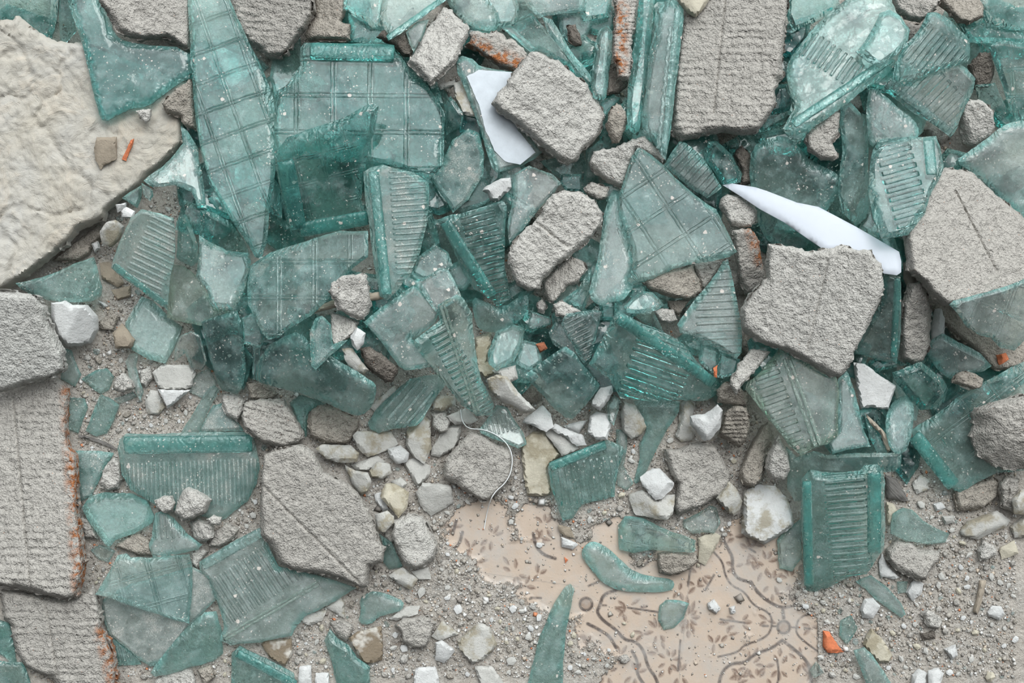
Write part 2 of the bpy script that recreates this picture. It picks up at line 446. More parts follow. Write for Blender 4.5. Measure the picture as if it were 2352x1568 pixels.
def bar(parent, name, p0, p1, w, hgt, plane, lift, mat, origin, wav=0.0, seed=0):
    """a rounded moulded bar lying on the face of a fragment (a child part)"""
    p0, p1 = np.array(p0, float), np.array(p1, float); L = np.hypot(*(p1 - p0)); d = (p1 - p0) / L; nr = np.array([-d[1], d[0]])
    k = max(4, int(L / 7)); prof = [(-.5, 0), (-.5, .35), (-.40, .8), (-.22, 1.0), (.12, 1.0), (.34, .86), (.46, .5), (.5, 0)]
    a, b, c = plane; V = []; rs = np.random.RandomState(seed)
    for i in range(k + 1):
        t = i / k; sh = math.sin(i * 1.9) * wav + rs.uniform(-.5, .5)
        endt = 0.55 if i in (0, k) else 1.0
        for (s, q) in prof:
            p = p0 + (p1 - p0) * t + nr * (s * w * (0.8 + .2 * endt) + sh) + d * (rs.uniform(-2, 2) if i in (0, k) else 0)
            z = 0.02
            for _ in range(3):
                xy = at(p, z); z = a * xy[0] + b * xy[1] + c + (lift + q * hgt * endt) * S
            V.append((xy[0] - origin[0], xy[1] - origin[1], z - origin[2]))
    m = len(prof); F = []
    for i in range(k):
        for j in range(m):
            j2 = (j + 1) % m; F.append((i * m + j, i * m + j2, (i + 1) * m + j2, (i + 1) * m + j))
    F.append(tuple(range(m - 1, -1, -1))); F.append(tuple(k * m + j for j in range(m)))
    bm = bmesh.new()
    vs = [bm.verts.new(v) for v in V]
    for f in F: bm.faces.new([vs[i] for i in f])
    bmesh.ops.recalc_face_normals(bm, faces=bm.faces)
    me = bpy.data.meshes.new(name); bm.to_mesh(me); bm.free(); me.materials.append(mat)
    me.polygons.foreach_set('use_smooth', [True] * len(me.polygons)); me.set_sharp_from_angle(angle=math.radians(48))
    ed = me.attributes.new('edge', 'FLOAT', 'POINT'); ed.data.foreach_set('value', np.full(len(me.vertices), .35, np.float32))
    o = bpy.data.objects.new(name, me); COL.objects.link(o); o.parent = parent
    return o

def inset_ring(P, wid):
    """mitred inset of polygon P (pixels); wid = inset of every edge"""
    n = len(P); A2 = 0.5 * np.sum(P[:, 0] * np.roll(P[:, 1], -1) - np.roll(P[:, 0], -1) * P[:, 1]); sgn = 1 if A2 > 0 else -1
    out = []
    for i in range(n):
        a, b, c = P[i - 1], P[i], P[(i + 1) % n]
        d1 = (b - a) / max(np.hypot(*(b - a)), 1e-6); d2 = (c - b) / max(np.hypot(*(c - b)), 1e-6)
        n1 = np.array([-d1[1], d1[0]]) * sgn; n2 = np.array([-d2[1], d2[0]]) * sgn
        M = np.array([n1, n2]); det = np.linalg.det(M)
        q = b + (np.linalg.solve(M, [wid[i - 1], wid[i]]) if abs(det) > .25 else (n1 + n2) * .5 * (wid[i - 1] + wid[i]) * .5)
        if np.hypot(*(q - b)) > 3.2 * max(wid[i - 1], wid[i]): continue
        out.append(q)
    out = np.array(out) if out else np.zeros((0, 2))
    if len(out) < 3: return None
    ok = inside(out, P); d = seg_dist(out, P, np.roll(P, -1, 0)).min(1)
    ok &= d > min(wid) * .6
    out = out[ok]
    return out if len(out) > 2 else None

N_BUILT = [0]
def build(rec):
    K, name, lvl, t, flags, feats, label, P0 = rec
    N_BUILT[0] += 1; seed = N_BUILT[0] * 17 + 3; rs = np.random.RandomState(seed)
    P = np.array(P0); fd = {}
    for k, v in feats: fd.setdefault(k, []).append(v)
    size = math.sqrt(max(1.0, np.ptp(P[:, 0]) * np.ptp(P[:, 1])))
    A, B = P, np.roll(P, -1, 0); cen = P.mean(0)
    ring = None; extra = []; sharp = 40
    if K == 'G':
        outline = densify(P, 9, 0.7 if size > 40 else .4, seed, 'curve' in flags)
        h0 = t * rs.uniform(.18, .5, len(P)); sl = rs.uniform(.55, 1.6, len(P))
        if 'curve' in flags: h0[:] = t * .3; sl = rs.uniform(.5, .9, len(P))
        hm = h0.min(); wid = np.minimum((t - hm) / sl, size * .13); sl = (t - hm) / wid
        wob = t * (.10 if 'curve' in flags else .05)
        def hfun(Q):
            D = seg_dist(Q, A, B); h = (hm + D * sl).min(1)
            e = np.clip((h - hm) / (t - hm), 0, 1)
            lump = 0
            if name == 'glass_shard' and (t >= 20): lump = vnoise(Q, 22, seed, 2) * t * .28 * e
            return np.minimum(h, t) + wob * vnoise(Q, 34, seed, 2) * e + lump
        efun = lambda Q: 1 - np.clip(((hm + seg_dist(Q, A, B) * sl).min(1) - hm) / (t - hm), 0, 1) ** 3
        ring = inset_ring(P, wid) if 'curve' not in flags else None
        if ring is not None and len(ring) > 2: ring = densify(ring, 10, 0.0, seed)
        cell = 9 if size > 60 else 5; sharp = 28
    elif K in 'MS':
        big = K == 'S'
        amp = 2.6 if size > 90 else 1.8
        outline = densify(P, 6.5, amp, seed)
        side = nums(fd['side'][0]) if 'side' in fd else (-.25, -.35)
        d = (B - A) / np.maximum(np.hypot(*(B - A).T), 1e-6)[:, None]
        A2 = np.sum(P[:, 0] * np.roll(P[:, 1], -1) - np.roll(P[:, 0], -1) * P[:, 1]); sg = 1 if A2 > 0 else -1
        outn = np.stack([d[:, 1], -d[:, 0]], 1) * sg
        lean = np.clip(outn[:, 0] * side[0] + outn[:, 1] * -side[1], -1, 1)      # pixel y points down
        sl = rs.uniform(2.2, 6.5, len(P)) * np.where(lean > .3, .3 if 'side' in fd else .7, 1.1)
        h0 = t * .28
        gr = [np.array(nums(g)).reshape(2, 2) for g in fd.get('groove', [])]
        rough = 2.6 if not big else 3.0
        if name == 'mortar_slab': rough = 1.8
        tiltv = rs.uniform(-.05, .05, 2)
        def hfun(Q):
            D = seg_dist(Q, A, B); hh = np.maximum((h0 + D * sl).min(1), h0)
            q_ = (hh - h0) / (t - h0); h = h0 + (t - h0) * (q_ / (1 + q_ ** 5) ** .2)
            e = np.clip((hh - h0) / (t - h0), .15, 1)
            h = h + rough * e * (vnoise(Q, 26, seed, 2) * 1.3 + vnoise(Q, 9, seed + 3, 2) * 1.0 + vnoise(Q, 4.2, seed + 7, 1) * .55) + (0 if name == 'mortar_slab' else t * .16) * vnoise(Q, size * .55, seed + 5, 2) * e + (Q - cen) @ tiltv * e
            if big: h = h + 5 * np.abs(vnoise(Q, 120, seed + 9, 4)) * e - 7 * np.clip(1 - np.abs(vnoise(Q, 150, seed + 11, 3)) * 14, 0, 1) * e
            for g in gr:
                dg = seg_dist(Q, g[:1], g[1:])[:, 0]; h = h - 4.5 * np.clip(1 - dg / 4.0, 0, 1) * e + 1.0 * np.clip(1 - np.abs(dg - 8) / 6, 0, 1)
            return np.maximum(h, t * .15)
        for g in gr:
            L = np.hypot(*(g[1] - g[0])); dd = (g[1] - g[0]) / L; nn = np.array([-dd[1], dd[0]])
            for q in np.arange(0, L, 6):
                for o_ in (-4, 0, 4): extra.append(g[0] + dd * q + nn * o_)
        efun = lambda Q: np.zeros(len(Q))
        cell = 3.6 if size > 70 else 3.0
        if size > 380: cell = 5
        sharp = 60
    elif K in 'TR':
        outline = densify(P, 7, 1.0 if size > 30 else .6, seed)
        sl = rs.uniform(.9, 4.5, len(P)); h0 = t * .25
        planes = [(rs.uniform(.82, 1.0), *(rs.uniform(-.30, .30, 2))) for _ in range(3)]
        flat = name == 'tile_fragment'
        def hfun(Q):
            h = (h0 + seg_dist(Q, A, B) * (sl if not flat else 5.0)).min(1); h = np.minimum(h, t)
            if not flat:
                for q, gx, gy in planes: h = np.minimum(h, t * q + (Q - cen) @ np.array([gx, gy]))
            e = np.clip(h / t, .2, 1)
            return np.maximum(h + .7 * vnoise(Q, 12, seed, 3) * e, h0 * .8)
        efun = lambda Q: np.zeros(len(Q)); cell = 5 if size > 40 else 3.6; sharp = 34
    elif K == 'P':
        outline = densify(P, 10, 0.0, seed)
        def hfun(Q):
            return np.minimum(2.0 + seg_dist(Q, A, B).min(1) * 1.2, t) + 2.0 * np.clip(seg_dist(Q, A, B).min(1) / 30, 0, 1)
        efun = lambda Q: np.zeros(len(Q)); cell = 9; sharp = 50
    else:  # W wood
        outline = densify(P, 7, .8, seed)
        def hfun(Q):
            return np.minimum(t * .35 + seg_dist(Q, A, B).min(1) * 1.4, t) + .8 * vnoise(Q, 10, seed, 3)
        efun = lambda Q: np.zeros(len(Q)); cell = 5; sharp = 50
    plane = settle(outline, t * S, .25 if name in ('mortar_slab', 'stone_slab') else .42)
    try:
        V, h, F, bnd = solid(outline, hfun, cell, np.array(extra) if extra else None, seed, ring)
    except Exception as ex:
        V, h, F, bnd = solid(np.array(P), hfun, cell, None, seed, None)
    W, faces, zb = close_mesh(V, h, F, bnd, plane)
    org = np.array([W[:, 0].mean(), W[:, 1].mean(), W[:, 2].min()])
    # mould coordinates, edge and rust attributes
    VV = np.concatenate([V, V]); attrs = {}
    pattern = ''; period = 14
    fr = None
    for k in ('ribs', 'slots', 'grid', 'imp'):
        if k in fd:
            q = nums(fd[k][0]); fr = frame_of(q[0:2], q[2:4], q[4]); pattern = k; period = q[4]; break
    if fr is not None:
        R = VV - fr[0]; u = (R @ fr[2]) / fr[4]; v = (R @ fr[1]) / (fr[4] if pattern == 'grid' else fr[3])
        attrs['mould'] = ('FLOAT_VECTOR', np.column_stack([u, v, np.zeros(len(u))]))
    elif K == 'W':
        dv = P[np.argmax(np.hypot(*(P - P[0]).T))] - P[0]; f2 = frame_of(P[0], P[0] + dv, 1); R = VV - f2[0]
        attrs['mould'] = ('FLOAT_VECTOR', np.column_stack([(R @ f2[2]) * S, (R @ f2[1]) * S, np.zeros(len(VV))]))
    ed = efun(V); attrs['edge'] = ('FLOAT', np.concatenate([ed, np.full(len(V), .03) * (K == 'G')]))
    if 'rust' in fd:
        q = np.array(nums(fd['rust'][0])).reshape(2, 2); wd = 16 if size < 120 else 20
        attrs['rust'] = ('FLOAT', np.clip(1.35 - seg_dist(VV, q[:1], q[1:])[:, 0] / wd, 0, 1))
    if K == 'G':
        tint = next((f for f in flags if f in ('clear', 'pale', 'mid', 'deep', 'dark', 'yellow')), 'mid')
        if 'bright' in flags: tint = 'bright'
        mat = glass_mat(tint, pattern, round(period / 4) * 4 * S if pattern else .007, 'dusty' in flags, tint == 'yellow')
    elif K == 'M':
        tone = next((f for f in flags if f in MORT), ''); mat = mortar_mat(tone, pattern == 'imp', 'rust' in fd)
    elif K == 'S': mat = stone_mat()
    elif K == 'T':
        tone = next((f for f in flags if f in CHIP), ''); mat = chip_mat(tone, 'stain' in flags)
    elif K == 'P': mat = simple_mat('white_plastic', (0.50, 0.53, 0.585), .5, 30, .02, .0001)
    elif K == 'R': mat = simple_mat('fired_clay_brown', (0.26, 0.09, 0.045), .9, 300, .3) if 'brown' in flags else simple_mat('fired_clay', (0.56, 0.17, 0.075), .9, 200, .18, .0012)
    else: mat = simple_mat('charred_wood', (0.16, 0.15, 0.14), .9, 1, .45, .001, stretch=(700, 60, 1)) if 'dark' in flags else simple_mat('weathered_wood', (0.34, 0.29, 0.23), .85, 1, .25, .0008, stretch=(700, 60, 1))
    compound = K == 'G' and any(k in fd for k in ('rim', 'rail', 'bead', 'coat'))
    if compound:                                   # a fragment with moulded parts: an Empty that carries them
        o = bpy.data.objects.new(name, None); COL.objects.link(o); o.location = tuple(org); o.empty_display_size = .01
        new_obj({'ribs': 'ribbed_face', 'slots': 'slotted_face', 'grid': 'gridded_face'}.get(pattern, 'smooth_face'), W - org, faces, mat, o, attrs, sharp)
    else:
        o = new_obj(name, W - org, faces, mat, None, attrs, sharp, tuple(org))
    tag(o, label, CAT[name], kind='thing' if name.endswith('slab') else None)
    rims = [('rim', v) for v in fd.get('rim', [])] + [('moulded_rail', v) for v in fd.get('rail', [])] + [('beaded_seam', v) for v in fd.get('bead', [])]
    for i, (kind, v) in enumerate(rims):
        q = nums(v); w = q[4]; hg = q[5] if len(q) > 5 else 6
        if kind == 'rim':
            bar(o, 'rim', q[0:2], q[2:4], w, hg, plane, t - 2, glass_mat('mid' if tint in ('pale', 'clear') else 'bright', '', .007, False, False, True) if tint not in ('pale', 'clear') else glass_mat('mid', '', .007, False), org, 0, seed + i)
        elif kind == 'moulded_rail':
            c = bar(o, 'moulded_rail', q[0:2], q[2:4], w * .42, 5, plane, t - 1, glass_mat('yellow', '', .007, False, True), org, 0, seed + i)
            c['label'] = 'yellow-green double rail along the shard'
            d = np.array(q[2:4]) - np.array(q[0:2]); nn = np.array([-d[1], d[0]]) / np.hypot(*d) * w * .55
            bar(o, 'moulded_rail', np.array(q[0:2]) + nn, np.array(q[2:4]) + nn, w * .42, 5, plane, t - 1, glass_mat('yellow', '', .007, False, True), org, 0, seed + i + 5)
        else:
            bar(o, 'beaded_seam', q[0:2], q[2:4], w, 4, plane, t - 1, glass_mat('pale', '', .007, False), org, 2.2, seed + i)
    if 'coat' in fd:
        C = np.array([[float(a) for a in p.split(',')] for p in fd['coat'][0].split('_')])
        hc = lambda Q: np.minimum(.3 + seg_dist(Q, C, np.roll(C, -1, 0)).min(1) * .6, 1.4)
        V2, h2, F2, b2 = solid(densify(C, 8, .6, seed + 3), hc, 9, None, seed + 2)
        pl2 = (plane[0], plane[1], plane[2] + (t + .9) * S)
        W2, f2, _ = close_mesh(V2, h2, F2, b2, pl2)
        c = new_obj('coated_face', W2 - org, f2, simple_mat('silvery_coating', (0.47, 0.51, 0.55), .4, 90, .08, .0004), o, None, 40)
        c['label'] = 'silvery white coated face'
    stamp(outline, hfun, plane, t * S)
    if 'coat' in fd: stamp(C, lambda Q: np.full(len(Q), t + 2.6), plane, t * S)
    for kind, v in rims:
        q = nums(v); p0, p1 = np.array(q[0:2]), np.array(q[2:4]); d = p1 - p0; nn = np.array([-d[1], d[0]]) / np.hypot(*d) * q[4] * .5
        if kind == 'moulded_rail': nn = nn * 1.3
        R = np.array([p0 - nn, p1 - nn, p1 + nn, p0 + nn]); hg = (q[5] if len(q) > 5 else 6)
        stamp(R, lambda Q: np.full(len(Q), t - 2 + hg + .5), plane, t * S)
    return o
DATA = """
# K|name|lvl|thick|opts|label|pts
G|glass_shard|2|14|deep|dark glass shard behind the big beige stone in the corner|-20,-20 135,-20 130,50 118,92 68,80 12,60 -20,55
G|glass_shard|3|12|deep|small dark glass wedge between beige stone and large shard|135,-20 160,-20 176,70 145,104 138,95 136,40
S|stone_slab|3|44||large cream-beige stone slab with a flaking layered surface|-40,52 30,46 45,36 68,62 95,78 118,88 128,95 190,100 300,140 430,190 418,275 420,300 418,330 400,350 370,380 348,398 330,420 305,440 280,455 245,485 235,505 215,515 180,530 165,550 130,580 85,615 45,645 10,668 -40,690
G|glass_shard|4|14|dark;curve|blue-green glass shard lying on the beige stone under a mortar lump|150,-20 225,-20 250,30 262,80 300,100 440,110 443,175 415,190 375,218 340,246 300,250 275,262 238,283 225,255 205,170 190,100 170,50
M|mortar_chunk|5|44||grey mortar lump on top of the blue-green shard by the beige stone|225,-20 442,-20 441,60 437,108 427,115 405,100 385,88 350,90 320,92 295,85 270,72 255,50 247,30 228,5
M|mortar_chunk|4|30|brown|creased mortar lump with a brown flake beside the large grey slab|712,-20 800,-20 795,20 785,50 805,60 803,95 705,92 700,80 722,40 718,0
M|mortar_slab|5|40|imp:560,40:690,60:16|flat grey mortar slab with a pointed end above the long shard|500,-20 720,-20 718,40 700,70 680,95 665,115 640,135 620,138 600,118 580,110 550,70 530,30
G|glass_shard|2|12|deep|dark glass below the pointed end of the mortar slab|632,100 690,85 700,160 660,210 632,225 620,180
G|glass_block_fragment|7|14|deep;grid:450,300:620,240:66|very long tapering glass shard with moulded grid lines, tip pointing down|430,-20 522,-20 560,70 590,130 620,200 632,260 638,350 630,420 618,480 612,560 600,597 585,590 555,540 510,470 480,420 462,350 450,280 443,190 438,100
G|glass_shard|4|14|deep|jagged teal glass piece next to the creased mortar lump|795,-20 885,-20 878,60 855,65 835,45 800,25 788,22
G|glass_shard|2|14|deep|dark curved glass in the gap above the deep teal plate|800,30 850,60 900,60 905,95 930,100 805,97
G|glass_shard|6|14|mid;rim:890,88:1040,-18:14:9|teal glass shard with a straight ridged edge at the top border|885,-20 1040,-20 990,25 950,55 920,78 900,90 885,70 873,40 878,20
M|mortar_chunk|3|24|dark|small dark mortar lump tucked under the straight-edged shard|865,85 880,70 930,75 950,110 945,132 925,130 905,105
G|glass_shard|3|10|pale|pale glass sliver beside the rectangular mortar block|932,75 960,50 985,45 970,90 950,120 940,100
G|glass_shard|5|14|mid;curve|smooth green glass shard above the rectangular mortar block|1022,-20 1110,-20 1135,25 1143,55 1140,72 1115,72 1078,60 1050,35 1028,10
M|mortar_chunk|8|34|light|rectangular light grey mortar block between teal plate and green shard|1020,15 1040,25 1058,48 1078,60 1075,85 1062,110 1050,140 1025,165 990,198 975,185 950,160 935,145 945,130 960,105 980,65 1000,45
G|glass_shard|4|14|mid|squarish green glass piece at the top border|1100,-20 1180,-20 1192,15 1188,45 1180,60 1142,62 1135,30
M|mortar_chunk|5|30|rust:1090,105:1190,150|mortar piece with rust-orange stain along its broken side|1078,95 1080,75 1098,70 1115,78 1145,72 1165,88 1185,92 1210,120 1213,145 1205,160 1185,170 1150,155 1120,135 1090,115 1065,105
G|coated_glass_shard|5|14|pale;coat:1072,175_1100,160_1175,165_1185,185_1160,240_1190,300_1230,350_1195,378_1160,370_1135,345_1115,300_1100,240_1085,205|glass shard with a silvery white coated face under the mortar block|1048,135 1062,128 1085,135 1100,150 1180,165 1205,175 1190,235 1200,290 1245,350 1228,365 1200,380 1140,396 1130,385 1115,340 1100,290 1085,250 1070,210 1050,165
M|mortar_chunk|7|44|light|big stepped mortar block lying across the silvery coated shard|1222,118 1240,120 1262,135 1285,140 1310,165 1350,195 1357,215 1380,245 1388,270 1380,300 1370,320 1340,345 1325,370 1305,378 1285,370 1255,345 1225,320 1190,290 1165,270 1145,258 1130,240 1140,215 1160,200 1170,180 1200,140
T|plaster_chip|4|16|stain|upright beige plaster flake beside the silvery coated shard|1042,190 1060,185 1085,245 1095,268 1060,262 1045,230
T|plaster_chip|3|10||thin pale plaster chip in the dark gap under the rectangular block|1008,196 1045,183 1048,198 1012,207
G|glass_block_fragment|5|14|pale;grid:1200,10:1300,0:36|clear glass piece with bright mould lines at the top border|1190,-20 1350,-20 1345,25 1310,30 1240,40 1215,20
G|glass_shard|3|14|deep|dark sloping glass behind the big stepped mortar block|1150,60 1220,30 1300,110 1358,190 1350,205 1290,150 1240,118 1225,120 1200,115
G|glass_shard|4|10|pale|bright narrow glass strip touching the rusty mortar piece|1148,62 1175,60 1232,112 1222,122 1190,95
G|glass_shard|5|12|pale|thin pale diagonal glass sliver with a rippled edge|1245,38 1268,45 1290,80 1310,115 1340,150 1360,180 1357,192 1335,170 1300,125 1270,90 1255,65
G|glass_shard|3|14|deep|dark teal glass at the top border beside the rusty mortar stick|1320,-20 1410,-20 1400,40 1340,50
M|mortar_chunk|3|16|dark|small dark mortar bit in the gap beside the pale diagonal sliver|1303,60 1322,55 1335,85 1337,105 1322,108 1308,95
G|glass_shard|6|16|mid|upright glass splinter beside the rusty mortar stick|1375,70 1395,58 1408,75 1405,130 1398,170 1392,225 1385,232 1362,225 1358,200 1360,165 1365,130 1368,95
M|mortar_stick|7|26|rust:1428,20:1424,160;imp:1440,20:1462,20:9|long narrow ridged mortar stick with a rusty streak|1412,-20 1465,-20 1458,50 1452,130 1445,185 1430,185 1418,180 1416,145 1406,135 1408,80 1412,30
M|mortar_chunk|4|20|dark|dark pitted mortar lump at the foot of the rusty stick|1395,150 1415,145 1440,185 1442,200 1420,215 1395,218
G|glass_shard|6|18|deep|long deep teal glass strip beside the rusty mortar stick|1468,-20 1508,-20 1500,50 1495,100 1488,180 1478,250 1468,300 1458,308 1442,298 1440,240 1445,180 1455,110 1462,50
G|glass_block_fragment|8|20|pale;rim:1556,20:1524,350:14:9;bead:1540,60:1512,340:9|long pale glass shard with a beaded seam, overlapping the big slab|1505,30 1525,5 1545,-5 1570,18 1568,70 1558,160 1548,240 1538,320 1530,368 1520,360 1500,325 1475,290 1474,260 1485,180 1495,100
M|mortar_chunk|5|24|brown|small brownish mortar lump next to the deep teal strip|1400,255 1415,237 1430,245 1443,270 1435,300 1420,330 1405,328 1390,290
G|glass_shard|4|10|deep|small dark glass chip beside the stepped mortar block|1380,235 1410,218 1425,225 1405,250 1388,268
M|mortar_slab|7|56|imp:1570,100:1650,100:17;groove:1665,-20:1637,262|biggest upright grey mortar slab with a vertical groove and ribbed imprint|1562,-20 1810,-20 1805,60 1795,150 1800,180 1790,190 1780,210 1782,240 1765,270 1740,305 1700,310 1660,305 1625,310 1600,318 1560,325 1542,310 1545,260 1550,160 1558,80
T|plaster_chip|9|22|cream|cream plaster piece resting on the biggest grey slab|1550,-20 1645,-20 1620,15 1598,40 1580,30 1562,10
M|mortar_chunk|6|30|light|light wedge of mortar under the pale beaded shard's tip|1350,375 1365,345 1400,340 1440,325 1480,312 1500,330 1525,365 1520,375 1460,345 1440,400 1430,432 1405,425 1375,405 1355,390
G|glass_block_fragment|9|14|mid;grid:1440,400:1545,560:75|large glass shard with bright crossing mould bars, pointed top corner|1465,338 1480,345 1530,385 1570,425 1620,465 1645,480 1665,520 1680,550 1693,578 1675,590 1600,605 1540,620 1500,640 1450,650 1440,645 1455,610 1450,570 1435,530 1420,490 1422,450 1435,410 1450,360
G|ribbed_glass_shard|7|12|pale;ribs:1535,395:1590,335:14|small silvery ribbed glass piece beside the white plastic strip's tip|1560,325 1575,328 1620,370 1640,400 1658,430 1640,445 1625,455 1590,435 1555,405 1525,378 1545,345
G|glass_shard|5|24|deep|deep green pyramid-shaped glass lump below the biggest slab|1625,325 1645,323 1680,355 1705,400 1700,420 1660,425 1640,395 1622,370
M|mortar_chunk|4|20|dark|dark mortar crumb between green pyramid glass and curved shard|1690,345 1705,335 1735,370 1740,420 1700,425 1705,395 1685,355
G|glass_shard|5|16|mid;curve|wide rounded green glass shard passing under the white plastic strip|1725,340 1760,318 1800,310 1830,330 1860,370 1910,390 1935,410 1925,450 1900,480 1860,560 1820,590 1780,570 1745,530 1735,480 1720,400
P|plastic_strip|9|6||smooth white plastic strip with a pointed tip|1660,425 1680,421 1735,430 1760,438 1830,465 1880,475 1965,520 2000,540 2065,578 2070,600 2070,625 2060,632 2030,628 2000,600 1960,585 1895,575 1855,548 1800,510 1745,480 1700,450
M|mortar_chunk|6|26|light|round light mortar pebble under the plastic strip's tip|1655,455 1670,445 1700,450 1740,485 1738,500 1725,522 1700,525 1680,522 1665,495 1650,475
M|mortar_chunk|6|30|rust:1725,530:1745,600|elongated mortar piece with orange rust spots beside the square slab|1680,528 1725,525 1740,545 1750,590 1758,640 1745,665 1720,678 1710,675 1700,650 1690,600
M|mortar_slab|10|36|light;groove:1900,600:1850,810|large square light grey mortar slab resting over the plastic strip|1765,560 1820,565 1860,578 1890,572 1935,562 1960,572 2000,575 2005,590 2025,605 2030,660 2022,690 1990,760 1960,810 1958,830 1930,865 1905,865 1880,850 1850,830 1800,805 1740,785 1705,760 1702,710 1725,675 1760,640 1760,600
G|glass_shard|5|16|deep|teal glass piece at the top border beside the biggest slab|1810,-20 1925,-20 1930,20 1890,40 1850,60 1820,70 1805,30
G|glass_block_fragment|7|18|mid;curve;rim:1822,285:2045,135:22:10;ribs:1930,190:1965,140:16|large curved glass block side with a long streaked lower rim|1940,0 1990,-20 2045,-20 2050,15 2080,60 2080,100 2060,145 2030,180 1990,200 1920,258 1860,298 1820,315 1797,300 1800,290 1830,240 1815,220 1805,170 1810,140 1840,100 1880,50
G|glass_shard|9|22|pale|crumpled silvery glass nub on the curved glass block side|1970,115 1990,90 2010,55 2020,30 2040,22 2065,35 2090,70 2085,95 2060,125 2020,155 1985,135 1965,118
M|mortar_chunk|6|30||rounded grey mortar lump at the top border near the crumpled nub|2050,-20 2165,-20 2150,20 2130,40 2110,50 2085,45 2060,25 2050,5
M|mortar_chunk|5|30|brown|knobbly mortar lump at the top border above the ribbed shards|2160,-20 2250,-20 2262,20 2258,40 2225,55 2200,50 2175,25 2160,15
G|glass_shard|4|14|deep|dark teal glass band crossing under the corner piece|2195,50 2260,52 2352,75 2380,80 2380,105 2280,100 2228,98 2215,75
G|glass_shard|6|16|mid;curve|smooth rounded glass piece filling the upper corner|2255,-20 2380,-20 2380,70 2330,70 2280,55 2260,50 2250,10
G|ribbed_glass_shard|8|14|pale;slots:2090,235:2160,165:20;rim:2040,190:2185,305:20:6|silvery glass shard with deep finger-like slots, below another ribbed shard|2025,205 2050,180 2100,190 2150,165 2205,145 2240,180 2235,210 2215,250 2200,290 2183,315 2150,290 2100,260 2060,230
G|ribbed_glass_shard|9|16|mid;ribs:2110,160:2170,85:13|glass shard with fine diagonal ribs and a dark teal upper corner|2050,180 2055,150 2075,105 2110,70 2130,30 2150,28 2180,45 2205,70 2225,90 2228,110 2225,140 2200,150 2150,165 2100,185 2070,190
G|glass_block_fragment|7|16|mid;grid:2290,130:2352,125:62|gridded glass piece with white glints below the upper corner|2280,100 2300,93 2352,100 2380,100 2380,290 2352,300 2330,270 2310,220 2290,160 2272,110
M|mortar_chunk|4|22|dark|shadowed mortar lump between slotted shard and gridded corner piece|2250,122 2275,120 2285,160 2275,195 2240,205 2230,180 2225,150
G|glass_shard|5|12|deep|small dark green rectangular glass piece above the rounded mortar nugget|2240,195 2285,190 2320,260 2300,277 2270,255 2245,225
M|mortar_chunk|6|34|light|rounded mortar nugget near the frame edge above the broad pale shard|2205,235 2230,228 2255,230 2280,255 2283,290 2272,320 2240,338 2215,335 2202,290
G|glass_shard|9|16|pale;curve|broad pale smooth glass shard leaning on the large dark-edged slab|2190,370 2230,345 2270,315 2300,290 2330,278 2380,275 2380,520 2340,495 2290,450 2240,400
M|mortar_slab|7|44|groove:2190,440:2285,625|large rough mortar slab with a diagonal groove under the broad pale shard|2105,470 2110,440 2130,400 2170,385 2230,395 2290,450 2352,500 2380,520 2380,640 2352,655 2300,672 2250,685 2200,700 2170,705 2140,680 2120,650 2085,620 2078,560 2082,520
M|mortar_chunk|4|30|brown|dark brownish mortar mass beneath the pale gridded shard|2130,700 2180,690 2352,640 2380,640 2380,760 2340,850 2280,850 2230,800 2180,760
G|glass_block_fragment|8|14|pale;grid:2200,710:2352,770:70|pale gridded glass shard pointing inward from the frame edge|2190,690 2230,680 2300,660 2352,640 2380,630 2380,760 2345,790 2330,805 2300,800 2275,775 2250,770 2220,750 2200,720 2180,700
G|ribbed_glass_shard|9|18|mid;slots:2022,390:2100,368:21;rim:2132,318:2140,400:26:7|bright ribbed glass block piece with seven horizontal slots|1998,385 2005,345 2020,320 2110,315 2150,312 2160,340 2168,385 2160,405 2140,440 2125,490 2085,540 2060,545 2025,548 2005,500 1995,450
G|glass_shard|6|14|mid|tall greenish glass shard beside the slotted block piece|1930,250 1950,230 1985,270 1995,330 1998,440 1990,500 1965,520 1935,490 1925,440 1935,350 1928,280
G|glass_shard|7|12|clear;curve|clear rounded glass shard with a brownish tinge above the slotted piece|1992,210 2005,200 2040,225 2070,255 2100,275 2112,300 2105,325 2020,325 2000,340 1990,300
M|mortar_chunk|5|28||lumpy mortar cluster below the long streaked rim|1885,280 1910,250 1930,260 1925,310 1910,330 1925,355 1920,367 1885,368 1855,345 1850,310
G|glass_shard|4|14|deep|dark glass in the gap between plastic strip and slotted block piece|1960,480 1990,420 2010,500 2055,548 2080,620 2040,600 2010,545 1965,520
T|plaster_chip|5|18|dark|small upright dark chip between the plastic strip and grooved slab|2075,605 2095,600 2110,630 2108,655 2085,660 2075,640
M|mortar_stick|6|40||upright oblong mortar chunk beside the large rough slab|2088,650 2120,645 2130,680 2138,710 2135,790 2120,830 2095,838 2070,825 2068,770 2075,690
T|plaster_chip|6|24|white|slim white plaster finger next to the oblong mortar chunk|2148,710 2162,708 2170,730 2165,800 2142,800 2142,740
G|glass_block_fragment|7|14|mid;rim:2060,640:2052,820:16:8|teal glass with a vertical rim under the square slab's side|2030,625 2068,635 2070,660 2068,780 2060,835 2030,830 1965,812 1965,790 2000,740 2025,690
G|glass_shard|7|16|pale|crumpled clear glass shard next to the brown flat pebble|2128,810 2140,780 2165,765 2200,785 2250,810 2278,840 2260,852 2200,865 2180,870 2150,845
M|mortar_chunk|7|22|brown|flat brown pebble on the edge of the large gridded fragment|2200,855 2230,852 2258,870 2255,890 2235,895 2205,885 2185,878
R|brick_fragment|5|16||orange brick bit beside the crumpled clear shard|2288,815 2310,810 2317,825 2295,838
